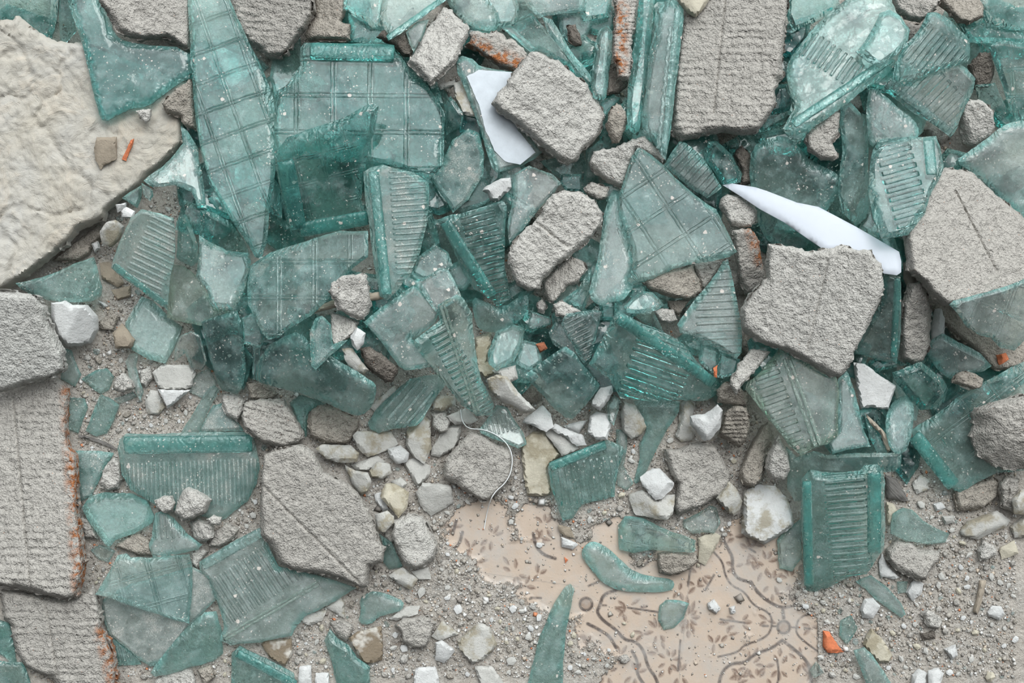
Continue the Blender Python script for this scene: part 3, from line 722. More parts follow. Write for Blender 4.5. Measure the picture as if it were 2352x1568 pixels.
G|glass_shard|7|24|deep|thick deep green glass lump with rippled fracture marks|2050,855 2090,840 2115,830 2140,850 2165,870 2178,895 2170,920 2150,940 2115,942 2095,920 2070,890 2052,870
T|tile_fragment|8|14|white|white crackled tile fragment below the square slab|1960,832 1985,835 2010,855 2058,885 2050,910 2040,940 2000,935 1978,938 1970,900 1965,870
G|ribbed_glass_shard|9|16|yellow;slots:1745,900:1800,880:20;rail:1812,820:1885,1020:22|large yellowish ribbed glass shard split by a double rail|1775,820 1790,800 1850,830 1920,865 1928,900 1925,1000 1900,1020 1870,1028 1840,1048 1810,1020 1780,980 1740,930 1712,895 1715,880 1750,850
G|glass_shard|8|12|pale|pale smooth shard between yellowish ribbed shard and white tile fragment|1925,870 1945,850 1960,890 1975,950 1985,990 2000,1025 1912,1042 1902,1015 1925,990
G|glass_shard|7|10|mid|narrow pointed glass splinter beside a twig|1985,950 2005,980 2040,1038 2015,1040 1995,1000
G|glass_shard|6|10|pale|pale curved sliver against the deep green lump|2052,855 2065,870 2090,905 2112,935 2105,965 2085,965 2060,925 2050,880
G|glass_shard|7|14|mid;curve|leaf-shaped smooth glass shard standing near the twig|2060,915 2085,905 2098,925 2100,960 2090,1010 2080,1040 2050,1042 2035,1000 2033,960 2045,930
G|glass_block_fragment|6|16|mid;grid:2110,990:2260,880:78;rim:2100,1000:2190,1115:34:12|large gridded glass block corner with a broad teal rim by the frame edge|2380,830 2352,830 2310,850 2250,880 2200,910 2150,950 2110,975 2092,988 2100,1010 2140,1060 2190,1125 2205,1130 2240,1110 2290,1085 2380,1075
M|mortar_chunk|8|56|side:-1,-1|thick mortar block with a dark side, on the gridded glass corner|2230,950 2250,935 2290,920 2352,905 2380,900 2380,1070 2330,1080 2280,1070 2245,1045 2228,1000 2235,975
G|glass_shard|6|14|mid|wide glass piece with white glints behind the glass block fragment|1805,1025 1830,1050 1870,1035 1900,1045 1960,1040 2030,1040 2070,1040 2068,1070 2055,1082 2030,1085 1980,1090 1850,1085 1838,1100 1840,1150 1825,1150 1808,1120 1808,1080
G|glass_block_fragment|8|26|mid;ribs:1900,1180:1990,1172:15;rim:1853,1105:1858,1345:22:10;rim:2008,1085:2008,1270:32:12|big upright glass block fragment with horizontal lines and two rims|1840,1100 1860,1078 1920,1085 1975,1080 1985,1068 2015,1065 2028,1085 2033,1110 2033,1200 2030,1260 2015,1280 2000,1305 1990,1318 1950,1325 1900,1350 1870,1358 1853,1355 1845,1300 1840,1200
G|glass_shard|6|12|pale|pale greyish glass wedge on the patterned floor beside the block fragment|1785,1240 1800,1220 1840,1190 1842,1280 1820,1312 1790,1305
T|plaster_chip|6|34|white,stain|bulky white plaster lump standing on the patterned floor tiles|1710,1125 1740,1112 1780,1115 1805,1140 1820,1180 1822,1205 1790,1230 1755,1250 1720,1235 1703,1225 1708,1170
M|mortar_chunk|6|32|brown|elongated knobbly mortar lump above the bulky white plaster|1730,1010 1750,975 1765,970 1775,1000 1760,1040 1750,1100 1730,1120 1705,1110 1697,1085 1715,1040
M|mortar_chunk|6|30|light|rounded mortar lump at the wide glass piece's end|1765,1040 1790,1000 1810,1040 1815,1080 1800,1105 1770,1100 1757,1075
M|mortar_chunk|6|28|brown;imp:1660,960:1715,960:10|dark ridged mortar lump beside the bright white plaster nugget|1665,950 1690,930 1715,935 1722,970 1715,1010 1695,1028 1675,1015 1650,1000
M|mortar_chunk|4|24|brown|crumbly mortar lump under the thick faceted glass block|1645,895 1665,878 1690,880 1720,905 1715,935 1680,930 1650,925
M|mortar_stick|10|18|light|narrow slanting mortar strip under the square slab's lower corner|1680,870 1700,830 1725,800 1770,808 1740,845 1712,875 1690,905 1678,890
T|plaster_chip|7|30|white|bright white angular plaster nugget in the middle of the rubble|1585,955 1620,950 1648,928 1660,942 1655,980 1630,1010 1618,1013 1600,990 1585,975
T|plaster_chip|6|24|stain|stained plaster piece leaning on the bright white nugget|1562,925 1580,915 1595,930 1590,960 1598,990 1590,1010 1565,1015 1550,1002 1560,970
M|mortar_chunk|5|34||broad mortar chunk with a waisted outline above the clear curled glass|1525,1030 1560,1030 1580,1020 1610,1015 1640,1020 1660,1050 1675,1080 1678,1100 1665,1140 1640,1145 1620,1160 1590,1170 1555,1185 1548,1170 1550,1140 1555,1110 1538,1085 1530,1060
T|plaster_chip|6|22|stain|cream-edged plaster chip against the waisted mortar chunk|1645,1145 1665,1120 1675,1105 1690,1120 1705,1150 1700,1170 1685,1185 1670,1175
T|plaster_chip|5|20|stain|flat stained plaster piece carrying a white square chip|1443,1135 1475,1125 1510,1150 1530,1135 1550,1135 1545,1180 1530,1195 1500,1190 1460,1182 1450,1160
T|plaster_chip|7|22|white|white squarish plaster chip lying on a stained piece|1470,1095 1500,1075 1515,1075 1548,1108 1545,1120 1520,1145 1505,1148 1475,1115
G|glass_shard|5|12|clear|clear curled glass fragment on the floor below the waisted chunk|1568,1195 1600,1180 1630,1160 1645,1165 1655,1200 1640,1225 1620,1222 1590,1225 1570,1210
G|glass_block_fragment|5|18|mid;grid:1480,1230:1590,1250:44|teal wedge-shaped glass piece lying on the patterned tiles|1420,1205 1435,1185 1480,1190 1540,1220 1598,1240 1595,1268 1500,1262 1455,1270 1422,1262
M|mortar_chunk|4|24|brown|rough mortar nugget on the patterned tiles below the teal wedge|1512,1270 1545,1265 1600,1270 1603,1290 1580,1310 1540,1322 1515,1315 1508,1295
T|plaster_chip|3|14|cream|cream triangular chip standing beside the rough nugget|1603,1235 1640,1222 1655,1230 1640,1265 1620,1298 1603,1290
G|glass_shard|4|16|pale;curve|banana-shaped pale glass shard on the patterned tiles|1332,1270 1350,1245 1370,1243 1400,1260 1430,1290 1460,1315 1510,1325 1545,1330 1550,1345 1538,1358 1480,1360 1430,1358 1385,1340 1355,1305
G|glass_shard|3|12|pale|small shield-shaped glass chip on the floor flower pattern|1515,1390 1530,1377 1560,1378 1583,1385 1570,1420 1550,1440 1525,1447 1512,1425
G|glass_shard|4|16|mid|long glass spike rising from the bottom border|1300,1345 1310,1340 1320,1352 1310,1400 1300,1450 1293,1520 1290,1590 1210,1590 1225,1520 1240,1460 1265,1400
T|tile_fragment|5|18|cream,stain|upright cream tile fragment beside the ribbed teal piece|1205,1005 1225,990 1250,990 1290,1045 1262,1065 1258,1080 1268,1120 1262,1135 1240,1140 1212,1138 1202,1080 1197,1030
T|plaster_chip|6|16||grey-faced plaster sliver leaning on the cream tile fragment|1250,985 1280,985 1320,1020 1330,1030 1290,1047 1255,1000
G|ribbed_glass_shard|7|18|mid;ribs:1330,1060:1345,1150:15;rim:1265,1072:1392,1020:22:8|ribbed teal glass piece with a deep green top rim|1258,1070 1285,1055 1340,1030 1395,1010 1430,1025 1435,1035 1420,1080 1412,1140 1370,1150 1335,1160 1315,1190 1293,1195 1280,1160 1265,1120
T|plaster_chip|6|18|white|slanting white plaster chip above the ribbed teal piece|1275,972 1290,980 1340,1000 1348,1022 1325,1025 1300,1005 1265,985
T|plaster_chip|7|18|white|white triangular plaster chip next to the diamond-shaped glass|1205,960 1245,930 1265,950 1272,980 1255,992 1230,980 1200,970
T|plaster_chip|7|26|white|thick white plaster cube below the diamond-shaped glass|1355,955 1370,945 1395,950 1405,975 1395,1010 1370,1010 1350,995
T|plaster_chip|7|20|white|white plaster chip touching the thick faceted block's corner|1360,920 1380,890 1405,885 1408,900 1390,930 1378,943 1358,930
T|plaster_chip|5|14|white|small white wedge between plaster cube and slanting chip|1295,978 1320,970 1348,965 1340,980 1330,995 1305,990
G|glass_shard|6|14|mid|long triangular teal shard hanging below the thick faceted block|1455,920 1562,922 1560,945 1530,990 1500,1050 1475,1100 1460,1110 1455,1105 1470,1050 1468,1020 1485,985 1470,950
T|plaster_chip|7|26|stain|brown-stained plaster piece on the long triangular shard|1430,920 1460,930 1475,955 1485,980 1475,998 1450,1008 1430,990 1425,950
G|glass_shard|7|8|clear|thin clear flake between white chip and stained plaster|1395,925 1412,905 1425,920 1418,950 1410,978 1398,965
G|glass_shard|5|10|clear|clear broken flakes beside the ribbed teal piece|1415,985 1440,990 1440,1030 1432,1070 1455,1110 1440,1125 1418,1115 1420,1060
G|glass_block_fragment|9|24|mid;ribs:1430,870:1560,915:20;rim:1420,730:1640,880:26:6|thick faceted glass block chunk, hexagonal, with teal sides|1415,715 1430,718 1480,745 1530,765 1570,790 1600,830 1640,865 1655,880 1645,905 1620,920 1560,918 1480,920 1425,915 1400,870 1370,850 1352,838 1370,800 1395,755
G|glass_shard|8|14|mid|diamond-shaped glass shard with star-like fracture lines|1205,860 1260,820 1300,795 1320,810 1350,850 1378,885 1365,905 1345,930 1315,962 1300,960 1275,940 1250,910 1225,885
G|ribbed_glass_shard|7|14|pale;ribs:1600,740:1700,735:17|triangular pale glass shard with horizontal ripples|1660,600 1672,595 1685,650 1698,720 1705,780 1703,810 1690,825 1650,800 1600,775 1562,765 1555,745 1580,710 1620,660
G|glass_shard|8|22|mid|small crumpled glass lump above the thick faceted block|1432,705 1450,685 1475,668 1500,672 1525,700 1510,712 1470,720 1440,718
G|glass_shard|7|10|deep|dark glass strip between crumpled lump and faceted block|1450,718 1500,712 1525,765 1500,755 1470,735
M|mortar_chunk|6|20|light|small whitish mortar pebble beside the crumpled glass lump|1500,715 1520,708 1550,712 1558,735 1540,742 1515,738
M|mortar_chunk|5|28|brown|broad mortar lump in shade under the crossing-bar shard|1475,650 1520,625 1590,608 1605,640 1612,670 1580,690 1530,680 1490,668
M|mortar_chunk|4|22||mortar piece wedged behind the rippled triangular shard|1590,605 1650,598 1660,605 1625,655 1612,668
M|mortar_chunk|4|18|brown|small brown mortar bit below the shaded lump|1530,690 1590,685 1570,710 1560,725 1540,715
G|glass_shard|8|14|pale;curve|tall curved colourless glass shard beside the crossing-bar shard|1405,435 1420,438 1425,460 1435,520 1450,570 1455,610 1440,645 1460,650 1440,680 1430,690 1400,695 1380,705 1350,680 1360,640 1375,590 1380,540 1390,480
M|mortar_chunk|8|36|light;groove:1232,512:1302,568|two-lobed pale mortar chunk with a groove across its waist|1270,445 1300,438 1330,440 1365,460 1385,490 1380,520 1355,550 1345,560 1310,590 1280,610 1250,640 1240,665 1215,670 1185,655 1165,600 1165,580 1200,530 1240,495 1250,470
M|mortar_chunk|6|28||oblong mortar piece under the two-lobed chunk|1245,650 1280,610 1315,583 1340,600 1350,620 1330,650 1300,660 1280,690 1262,695 1250,670
M|mortar_chunk|5|22||small pitted mortar bit between light wedge and curved shard|1340,430 1360,418 1400,432 1395,455 1370,460 1345,445
T|plaster_chip|8|24|white|white lumpy plaster chip above the left-leaning barred shard|1113,430 1150,410 1172,408 1175,430 1160,445 1145,462 1125,460 1120,445 1108,438
G|glass_shard|4|14|deep|deep green glass corner beneath the two-lobed chunk|1290,690 1330,660 1360,610 1355,680 1340,715 1310,700
G|glass_shard|5|12|clear|clear glass heap behind the white lumpy chip|1180,400 1215,380 1270,400 1290,420 1275,440 1230,490 1200,530 1170,560 1165,520 1180,450
G|glass_shard|4|10|dark|dusty dark blue glass square near the two-lobed chunk|1290,400 1335,400 1338,440 1300,438 1285,420
G|glass_shard|3|12|deep|dark glass under the tip of the stepped mortar block|1240,370 1340,350 1350,400 1300,420
G|glass_shard|3|12|deep|dark teal glass beside the light mortar wedge|1345,345 1380,320 1390,330 1375,408 1350,420 1340,420
G|glass_block_fragment|7|16|deep;grid:640,260:1000,262:84;rim:712,118:905,122:40:16|large deep teal glass block face with a square grid and thick top rim|690,110 700,98 730,97 800,100 870,97 905,115 920,130 935,150 960,180 985,200 1005,230 1022,260 1020,330 1018,380 1000,400 985,415 950,400 900,380 840,370 800,372 780,370 700,360 640,365 630,330 632,250 640,215 660,195 690,150
G|glass_block_fragment|8|20|deep;grid:700,330:850,290:60;rim:655,370:685,525:40:12;rim:690,528:845,500:34:12|saturated teal glass block corner with a thick rounded L-shaped rim|660,315 700,300 730,290 800,265 855,235 870,245 860,300 845,350 838,400 830,460 850,490 860,505 820,515 780,520 740,530 690,545 670,540 655,500 645,440 632,380 630,350
G|ribbed_glass_shard|10|16|mid,dusty;ribs:900,470:980,464:13;rim:858,395:888,675:24:9|tall ribbed glass shard with a bright vertical rim, next to the L-shaped corner|835,395 850,385 880,378 950,395 985,420 985,460 980,520 965,580 945,625 915,665 890,690 872,680 862,620 850,540 840,470
G|ribbed_glass_shard|9|16|mid;ribs:1090,620:1165,600:14;rim:1022,510:1130,680:26:9|slanting glass block piece with rounded bar edge and faint ribs|1005,505 1035,493 1060,490 1110,475 1155,460 1165,475 1160,560 1160,620 1168,650 1173,685 1145,705 1120,680 1090,665 1060,620 1040,570 1020,530
G|glass_shard|6|14|mid,dusty|mud-smeared glass shard beside the large gridded teal face|1075,295 1100,305 1112,350 1110,400 1075,460 1040,490 1030,470 1000,430 985,400 1015,370 1040,320
G|glass_shard|5|12|deep|dark glass fin in the gap beside the gridded teal face|1020,240 1035,220 1065,265 1060,290 1025,310
G|glass_shard|5|14|mid|green glass under the white lumpy plaster chip|1040,470 1110,400 1120,420 1145,450 1100,478 1060,490
G|glass_block_fragment|8|14|mid;grid:600,560:600,700:82|broad glass shard with vertical mould lines below the teal corner|575,610 620,580 700,555 780,530 845,530 845,590 800,625 760,680 720,720 680,745 640,775 615,780 595,750 570,700 568,650
W|wood_splinter|6|12||weathered wood splinter running under the small square mortar piece|712,715 760,690 870,670 882,686 770,707 715,722
M|mortar_chunk|9|28|light|small squarish mortar piece on top of the wood splinter|800,632 842,628 848,660 855,700 845,720 830,735 800,725 775,712 768,690 755,670 760,650 780,635
M|mortar_chunk|7|22|light|triangular mortar bit below the small squarish piece|760,715 790,725 822,740 815,765 790,785 770,795 758,780
T|plaster_chip|8|16|white|teardrop-shaped white plaster chip below the triangular mortar bit|805,770 820,752 840,765 835,790 820,805 808,790
G|glass_shard|7|12|pale|large flat pale glass sheet with a pointed corner|835,740 870,710 950,655 1010,715 1000,740 960,770 945,775 1000,840 930,850 915,840 880,790
G|glass_shard|8|10|clear|greyish transparent glass square on the flat pale sheet|955,650 1010,615 1030,620 1060,680 1050,690 1000,715 975,680
G|ribbed_glass_shard|9|16|mid;ribs:1000,800:1045,775:15;rail:1020,700:1100,945:16|long ribbed glass shard with a yellow-green rail down its length|945,785 1010,735 1005,700 1050,675 1065,685 1085,720 1090,780 1105,870 1135,930 1130,955 1095,955 1060,930 1020,880 980,830
G|glass_shard|7|14|mid;curve|curved glass band below the slanting block piece|1085,680 1110,690 1150,710 1212,670 1215,700 1200,735 1150,765 1100,760 1085,720
G|glass_shard|6|12|mid|jumbled glass pieces between tall ribbed and slanting shards|960,590 1000,560 1030,580 1040,610 1010,640 960,640 945,630
G|glass_shard|7|18|mid|smooth rounded teal glass knob beside the long ribbed shard|1120,810 1140,760 1180,745 1205,755 1200,790 1180,830 1140,852 1122,835
G|glass_shard|5|12|mid|glass chip under the orange-brown bit|1200,780 1240,790 1245,830 1215,850 1185,835
R|brick_fragment|6|12|brown|reddish-brown crumb above the diamond-shaped shard|1230,790 1250,785 1258,800 1240,810
G|glass_shard|6|8|clear|small clear rectangular glass chip above the reddish crumb|1217,712 1265,730 1265,745 1225,757 1214,750
G|glass_shard|6|10|clear|clear glass leaf overlapped by a ribbed clear piece|1260,765 1275,740 1300,735 1330,800 1340,830 1300,810 1270,790
G|ribbed_glass_shard|7|10|clear;ribs:1310,770:1350,750:10|clear ribbed glass piece beside the thick faceted block|1300,720 1355,712 1385,715 1370,770 1355,825 1340,835 1320,800 1288,745
G|glass_shard|5|12|mid|glass tongue below the rippled triangular shard|1610,790 1650,800 1650,850 1640,862 1625,850 1605,830
G|glass_shard|5|14|deep|dark green glass cube beside the slanting mortar strip|1650,805 1700,825 1690,860 1660,870 1645,865
R|brick_fragment|6|8||tiny orange sliver beside the dark green cube|1638,845 1648,838 1647,868 1640,865
G|glass_shard|5|14|mid|hook-shaped glass shard below the beige stone's rounded end|415,288 430,300 455,340 465,400 475,478 455,475 440,440 400,425 350,430 330,415 370,385 400,355 420,330
G|glass_shard|3|12|deep|dark glass wedge at the beige stone's lower edge|300,440 325,425 325,455 315,478 280,455
G|glass_shard|3|10|mid|small glass sliver beside the dark wedge|325,420 350,435 352,450 345,462 330,450
G|ribbed_glass_shard|7|14|mid,dusty;ribs:300,600:385,640:13;rim:262,610:380,700:16:5|chalk-dusted ribbed glass shard with a pointed bottom|255,615 275,555 300,500 325,480 370,490 398,500 402,540 400,600 390,650 385,713 350,680 300,650
G|glass_shard|6|16|deep|bottle-shaped small glass piece beside the chalk-dusted shard|410,500 425,490 440,520 455,560 457,600 440,612 415,600 405,590 408,540
G|glass_shard|7|14|deep|smooth dark green glass flap beside the very long shard's tip|460,482 490,488 530,510 555,545 575,590 575,610 520,590 490,560 457,540
G|glass_shard|8|16|mid|fractured glass shard with a slanting edge below the dark flap|457,540 490,560 520,575 570,580 577,600 565,660 550,690 535,713 500,710 485,700 475,665 450,635 455,600
G|glass_shard|6|12|yellow|olive-tinted glass shard under the fractured one|395,605 420,610 460,640 480,680 500,710 530,715 495,735 460,748 430,742 383,730 388,660
G|glass_shard|5|14|mid|broad scratched glass shard beside the brown stone wedge|325,680 350,690 385,725 420,752 400,800 380,835 340,825 305,805 290,770 288,740
G|glass_shard|7|14|mid|tall pentagonal glass shard pointing down at the white crumbs|462,740 500,725 545,712 555,740 560,790 565,850 560,880 545,905 510,895 500,880 480,820
G|glass_shard|6|8|clear|thin brownish clear flake left of the pentagonal shard|415,770 440,760 460,770 475,830 465,850 440,845 425,810 400,830 405,790
G|glass_shard|6|12|mid|small glass bit between pentagonal shard and vertical-line shard|555,730 580,720 600,740 610,775 600,800 560,790
G|glass_shard|6|10|mid|narrow upright glass chip beside the pentagonal shard|582,800 600,790 598,872 580,872
G|glass_shard|8|16|mid;curve|large boomerang-shaped glass shard with shell-like fracture ripples|585,870 590,830 620,790 660,770 685,760 715,790 720,810 750,810 780,830 825,855 862,880 865,895 855,935 830,955 800,950 750,925 700,905 640,890 600,880
G|glass_shard|9|12|deep,dusty|plaster-smeared teal glass shard above the boomerang shard|725,730 740,725 760,745 765,790 800,780 760,815 725,850 715,840 712,760
M|mortar_chunk|6|26|dark|dark brown stone beside the flat pale sheet|828,800 850,795 880,815 912,840 915,855 900,880 885,878 865,862 840,840
T|plaster_chip|6|16|stain|grey and white plaster wedge behind the boomerang shard|785,800 810,800 830,830 848,850 835,860 800,840
T|plaster_chip|7|14|stain|narrow cream plaster strip beside the leaf-shaped ribbed shard|848,930 905,885 912,898 862,948
G|ribbed_glass_shard|8|16|mid,dusty;ribs:900,975:975,885:20|leaf-shaped ribbed teal shard with powdery streaks|850,985 845,970 860,945 900,905 940,870 980,862 1015,858 1025,880 1010,900 990,930 970,965 955,978 900,985 870,995
M|mortar_chunk|7|30|imp:560,950:690,990:12|mortar chunk with parallel ribs joined above the long flat slab|560,925 600,915 650,918 665,935 690,975 700,1000 685,1020 650,1030 600,1015 560,985 555,960
M|mortar_slab|9|32|groove:600,1110:825,1335|long flat mortar slab with a fine diagonal line, over ribbed glass|605,1045 625,1035 690,1020 720,1035 745,1085 800,1110 825,1135 860,1200 870,1240 885,1260 880,1290 850,1300 845,1345 830,1350 790,1330 755,1320 720,1315 680,1310 640,1290 620,1250 600,1230 598,1180 600,1100
M|mortar_chunk|6|24|light|round mortar crumb beside the parallel-ribbed chunk|512,905 540,900 565,920 560,945 545,968 520,955 510,930
M|mortar_chunk|5|18|brown|flat mortar bit under the boomerang shard's blunt end|565,880 600,875 640,905 620,920 575,915
M|mortar_chunk|6|28|brown|oval mortar chunk below the boomerang shard|707,975 712,945 735,930 765,935 800,950 828,965 820,985 805,1015 780,1020 740,1015 715,1005
G|glass_shard|5|12|deep|dark glass between parallel-ribbed chunk and oval chunk|665,925 690,905 750,925 710,945 705,1000 700,1005 680,960
T|plaster_chip|6|18|stain|flat four-sided plaster chip below the leaf-shaped ribbed shard|810,1000 820,990 900,992 915,1020 845,1050 820,1025
T|plaster_chip|6|22|stain|thick-edged plaster chip below the oval mortar chunk|725,1030 740,1020 805,1022 825,1040 820,1060 780,1062 745,1052
T|plaster_chip|7|26|stain|tall plaster piece with a crumbly white edge in the chip heap|935,985 970,950 990,965 992,1030 975,1065 950,1050 932,1020
M|mortar_chunk|7|20|light|small round mortar nugget beside the tall plaster piece|992,950 1020,943 1035,965 1030,990 1010,995 993,980
T|plaster_chip|6|20||slanting white plaster chip beside the hexagonal mortar chunk|990,1030 1020,980 1060,975 1055,1010 1045,1030 1010,1050 990,1045
T|plaster_chip|7|16||plaster chip under the clear thread's loop|1025,955 1070,935 1098,965 1080,975 1045,975
M|mortar_chunk|6|34||hexagonal rough mortar chunk beside the clear thread|1060,1010 1080,990 1110,1000 1140,1020 1172,1030 1180,1055 1178,1090 1160,1115 1130,1145 1105,1150 1080,1135 1055,1120 1050,1110 1020,1105 1018,1070 1030,1045
T|plaster_chip|6|16||pale kite-shaped plaster chip left of the hexagonal chunk|925,1060 950,1052 990,1070 985,1095 960,1120 945,1095
T|plaster_chip|6|22|white|white plaster nugget in the chip heap above the kite-shaped chip|890,1030 920,1022 940,1040 935,1060 910,1065 895,1050
T|plaster_chip|5|14||flat plaster chip behind the pointed tan chip|805,1068 840,1055 865,1045 885,1060 845,1082 820,1080
T|plaster_chip|6|16|stain|tan-stained plaster wedge in the centre of the chip heap|848,1080 865,1060 895,1065 900,1085 880,1100 850,1095
T|plaster_chip|7|18|stain|pointed tan plaster chip beside the long flat slab|790,1065 815,1080 845,1085 853,1105 845,1130 830,1138 810,1115
T|plaster_chip|7|18|stain,cream|olive-tinted triangular plaster chip pointing down|873,1140 885,1110 905,1110 940,1130 935,1165 915,1190 900,1170
T|plaster_chip|6|20||pentagonal pale plaster chip standing clear of the heap|955,1130 970,1108 1035,1115 1042,1155 990,1185 965,1160
T|plaster_chip|6|14|white|small white chip beside the olive-tinted triangle|860,1135 875,1130 893,1170 880,1175 865,1155
T|plaster_chip|6|16|stain|rounded plaster chip below the olive-tinted triangle|860,1180 890,1172 905,1185 905,1200 885,1222 865,1215
T|plaster_chip|6|14||small plaster crumb above the olive-tinted triangle|898,1105 920,1095 935,1110 925,1125 908,1120
M|mortar_chunk|5|36|light|large rounded dusty mortar chunk beside the long flat slab|905,1195 935,1180 970,1185 990,1220 1005,1250 1000,1280 975,1300 950,1308 925,1295 910,1260 900,1230
M|mortar_chunk|4|18||small mortar knob attached beside the rounded dusty chunk|883,1215 905,1205 915,1240 895,1250 883,1235
G|glass_shard|4|12|mid|cracked glass between the long flat slab and rounded chunk|870,1225 900,1245 910,1270 925,1300 895,1308 880,1290 885,1260
T|plaster_chip|4|16|stain|olive-brown chip below the cracked glass|892,1320 925,1302 960,1330 945,1355 915,1340
T|plaster_chip|3|10||thin pale chip below the rounded dusty chunk|945,1312 985,1302 990,1330 960,1332
G|glass_shard|4|14|pale;curve|twisted ribbon-like glass piece below the long flat slab|825,1375 850,1357 880,1360 900,1368 928,1380 925,1400 895,1410 870,1415 850,1435 822,1430 830,1400
T|plaster_chip|3|12||striped plaster chip under the ribbon-like glass|893,1420 925,1395 965,1390 960,1410 910,1425
M|mortar_chunk|4|26||mortar lump with a shaded hollow near the bottom border|905,1435 925,1420 985,1415 1000,1430 990,1460 980,1485 950,1488 925,1475 920,1450
T|plaster_chip|3|12|stain|small triangular stained chip beside the hollow mortar lump|990,1460 1015,1425 1055,1455 1010,1472
T|plaster_chip|3|18|white|small white angular pebble below the triangular stained chip|1000,1475 1015,1470 1045,1495 1020,1523 1000,1515
T|tile_fragment|3|16|stain|five-sided pale tile fragment lying on the sandy floor|1050,1470 1100,1430 1125,1440 1143,1480 1115,1510 1085,1525 1065,1505
T|tile_fragment|3|12||jagged plaster fragment cut by the bottom border|1090,1530 1130,1530 1165,1580 1110,1590
T|tile_fragment|5|12|brownface|brown and white glazed tile fragment|800,1465 820,1450 875,1437 878,1515 838,1525 820,1500
M|mortar_chunk|4|18||small pointed mortar crumb above the brown glazed fragment|757,1430 780,1420 812,1435 805,1460 795,1475 775,1460
G|glass_shard|6|18|mid,bright|bright turquoise glass shard beside the brown glazed fragment|745,1470 758,1443 775,1465 800,1480 820,1510 850,1530 850,1570 840,1590 780,1590 765,1530
T|tile_fragment|3|12|white|flat pale fragment at the bottom border below the hollow lump|955,1535 1000,1530 1015,1590 950,1590
T|plaster_chip|4|12|stain|tan chip at the tip of the rail-split ribbed glass|750,1395 780,1370 790,1380 792,1420 775,1410
T|tile_fragment|3|10|brownface|brown-stained flat fragment under the ribbed glass corner|600,1480 610,1470 670,1465 672,1500 655,1530 620,1510
T|plaster_chip|3|12|stain|grey-tan chip under the rail-split ribbed glass|692,1415 750,1400 740,1425 715,1435 695,1430
T|plaster_chip|3|14|white|oblong white chip at the bottom border|688,1530 715,1528 718,1590 685,1590
T|plaster_chip|3|14|white|second white chip at the bottom border, touching turquoise glass|725,1545 755,1545 760,1590 722,1590
G|ribbed_glass_shard|6|16|mid,dusty;ribs:420,1060:424,1160:10;rim:285,1022:578,1018:40:12|wide ribbed glass piece with a thick horizontal tube-like rim|275,1010 290,995 350,997 560,992 580,1000 590,1035 597,1075 590,1110 570,1150 520,1190 500,1195 440,1180 350,1155 300,1125 280,1090 275,1055 270,1030
M|mortar_chunk|8|34|light|angular porous mortar nugget on the wide rimmed glass|420,1125 432,1117 470,1135 485,1148 475,1175 445,1190 420,1195 402,1180 405,1160
M|mortar_chunk|8|24|light|small round porous crumb on the wide rimmed glass|358,1148 375,1137 395,1140 402,1155 395,1175 375,1178 360,1165
M|mortar_chunk|5|24|light|porous pebble below the wide rimmed glass|437,1200 455,1190 490,1205 490,1235 470,1245 445,1240
M|mortar_chunk|6|14|light|tiny porous crumb touching the porous pebble|475,1190 490,1180 510,1188 505,1205 485,1205
G|glass_shard|5|16|mid,bright|domed turquoise glass corner beside the long left slab|188,1165 205,1140 240,1130 300,1132 340,1150 355,1185 350,1200 310,1225 265,1240 250,1260 235,1240 200,1190
G|ribbed_glass_shard|6|14|pale;ribs:385,1180:390,1235:13|triangular ribbed glass piece beside the porous pebble|357,1178 375,1172 400,1190 430,1225 465,1250 455,1262 395,1275 352,1280 342,1250 350,1230
G|glass_shard|3|10|deep,dusty|dull dark glass against the long left slab's rusty edge|172,1035 230,1035 262,1040 240,1075 225,1110 210,1140 185,1150 178,1100
M|mortar_chunk|4|24|light|porous crumb cluster between dull dark glass and rimmed glass|240,1070 260,1050 278,1060 280,1100 272,1120 245,1128 228,1115
G|glass_shard|4|12|clear,dusty|large grey dusty glass sheet lying under two shards|232,1380 300,1340 440,1300 480,1320 498,1375 430,1445 370,1525 345,1530 320,1515 280,1480 250,1455 237,1420
G|glass_block_fragment|6|14|mid;grid:300,1290:330,1400:72|gridded glass shard casting a shadow on the grey dusty sheet|218,1365 240,1330 270,1275 290,1270 300,1280 350,1280 435,1272 442,1310 440,1380 435,1432 390,1420 330,1400 260,1375
G|glass_shard|5|14|mid,bright|green triangular shard below the grey dusty sheet|345,1545 370,1510 420,1450 470,1405 497,1403 510,1450 512,1500 495,1515 440,1530 380,1550 355,1553
G|ribbed_glass_shard|3|10|deep;ribs:270,1480:280,1520:10|dark ribbed glass scrap beside the lower left slab|250,1460 275,1475 320,1510 325,1525 265,1528 258,1500
G|ribbed_glass_shard|6|14|pale;ribs:520,1310:580,1400:13;rim:466,1298:600,1222:24:8;rail:512,1462:730,1335:14|big ribbed glass piece with a bar rim and green rail, partly under slab|458,1290 500,1265 560,1230 600,1210 640,1300 760,1330 820,1350 770,1380 700,1415 680,1440 670,1460 600,1475 530,1482 505,1470 515,1440 505,1400 480,1330 460,1310
M|mortar_slab|6|40|groove:32,905:75,1350;rust:160,900:190,1350;imp:90,1300:180,1300:18|long upright mortar slab with a rusty edge at the left border|-30,905 40,890 100,870 125,862 145,880 160,900 155,960 155,1000 165,1030 178,1045 180,1100 180,1180 190,1230 195,1290 188,1340 180,1370 150,1375 100,1365 40,1350 -30,1335
M|mortar_slab|7|40|white|whitish porous slab above the long rusty-edged slab|-30,665 60,672 85,680 108,710 112,735 130,770 145,800 150,850 130,862 100,872 60,880 10,900 -30,905
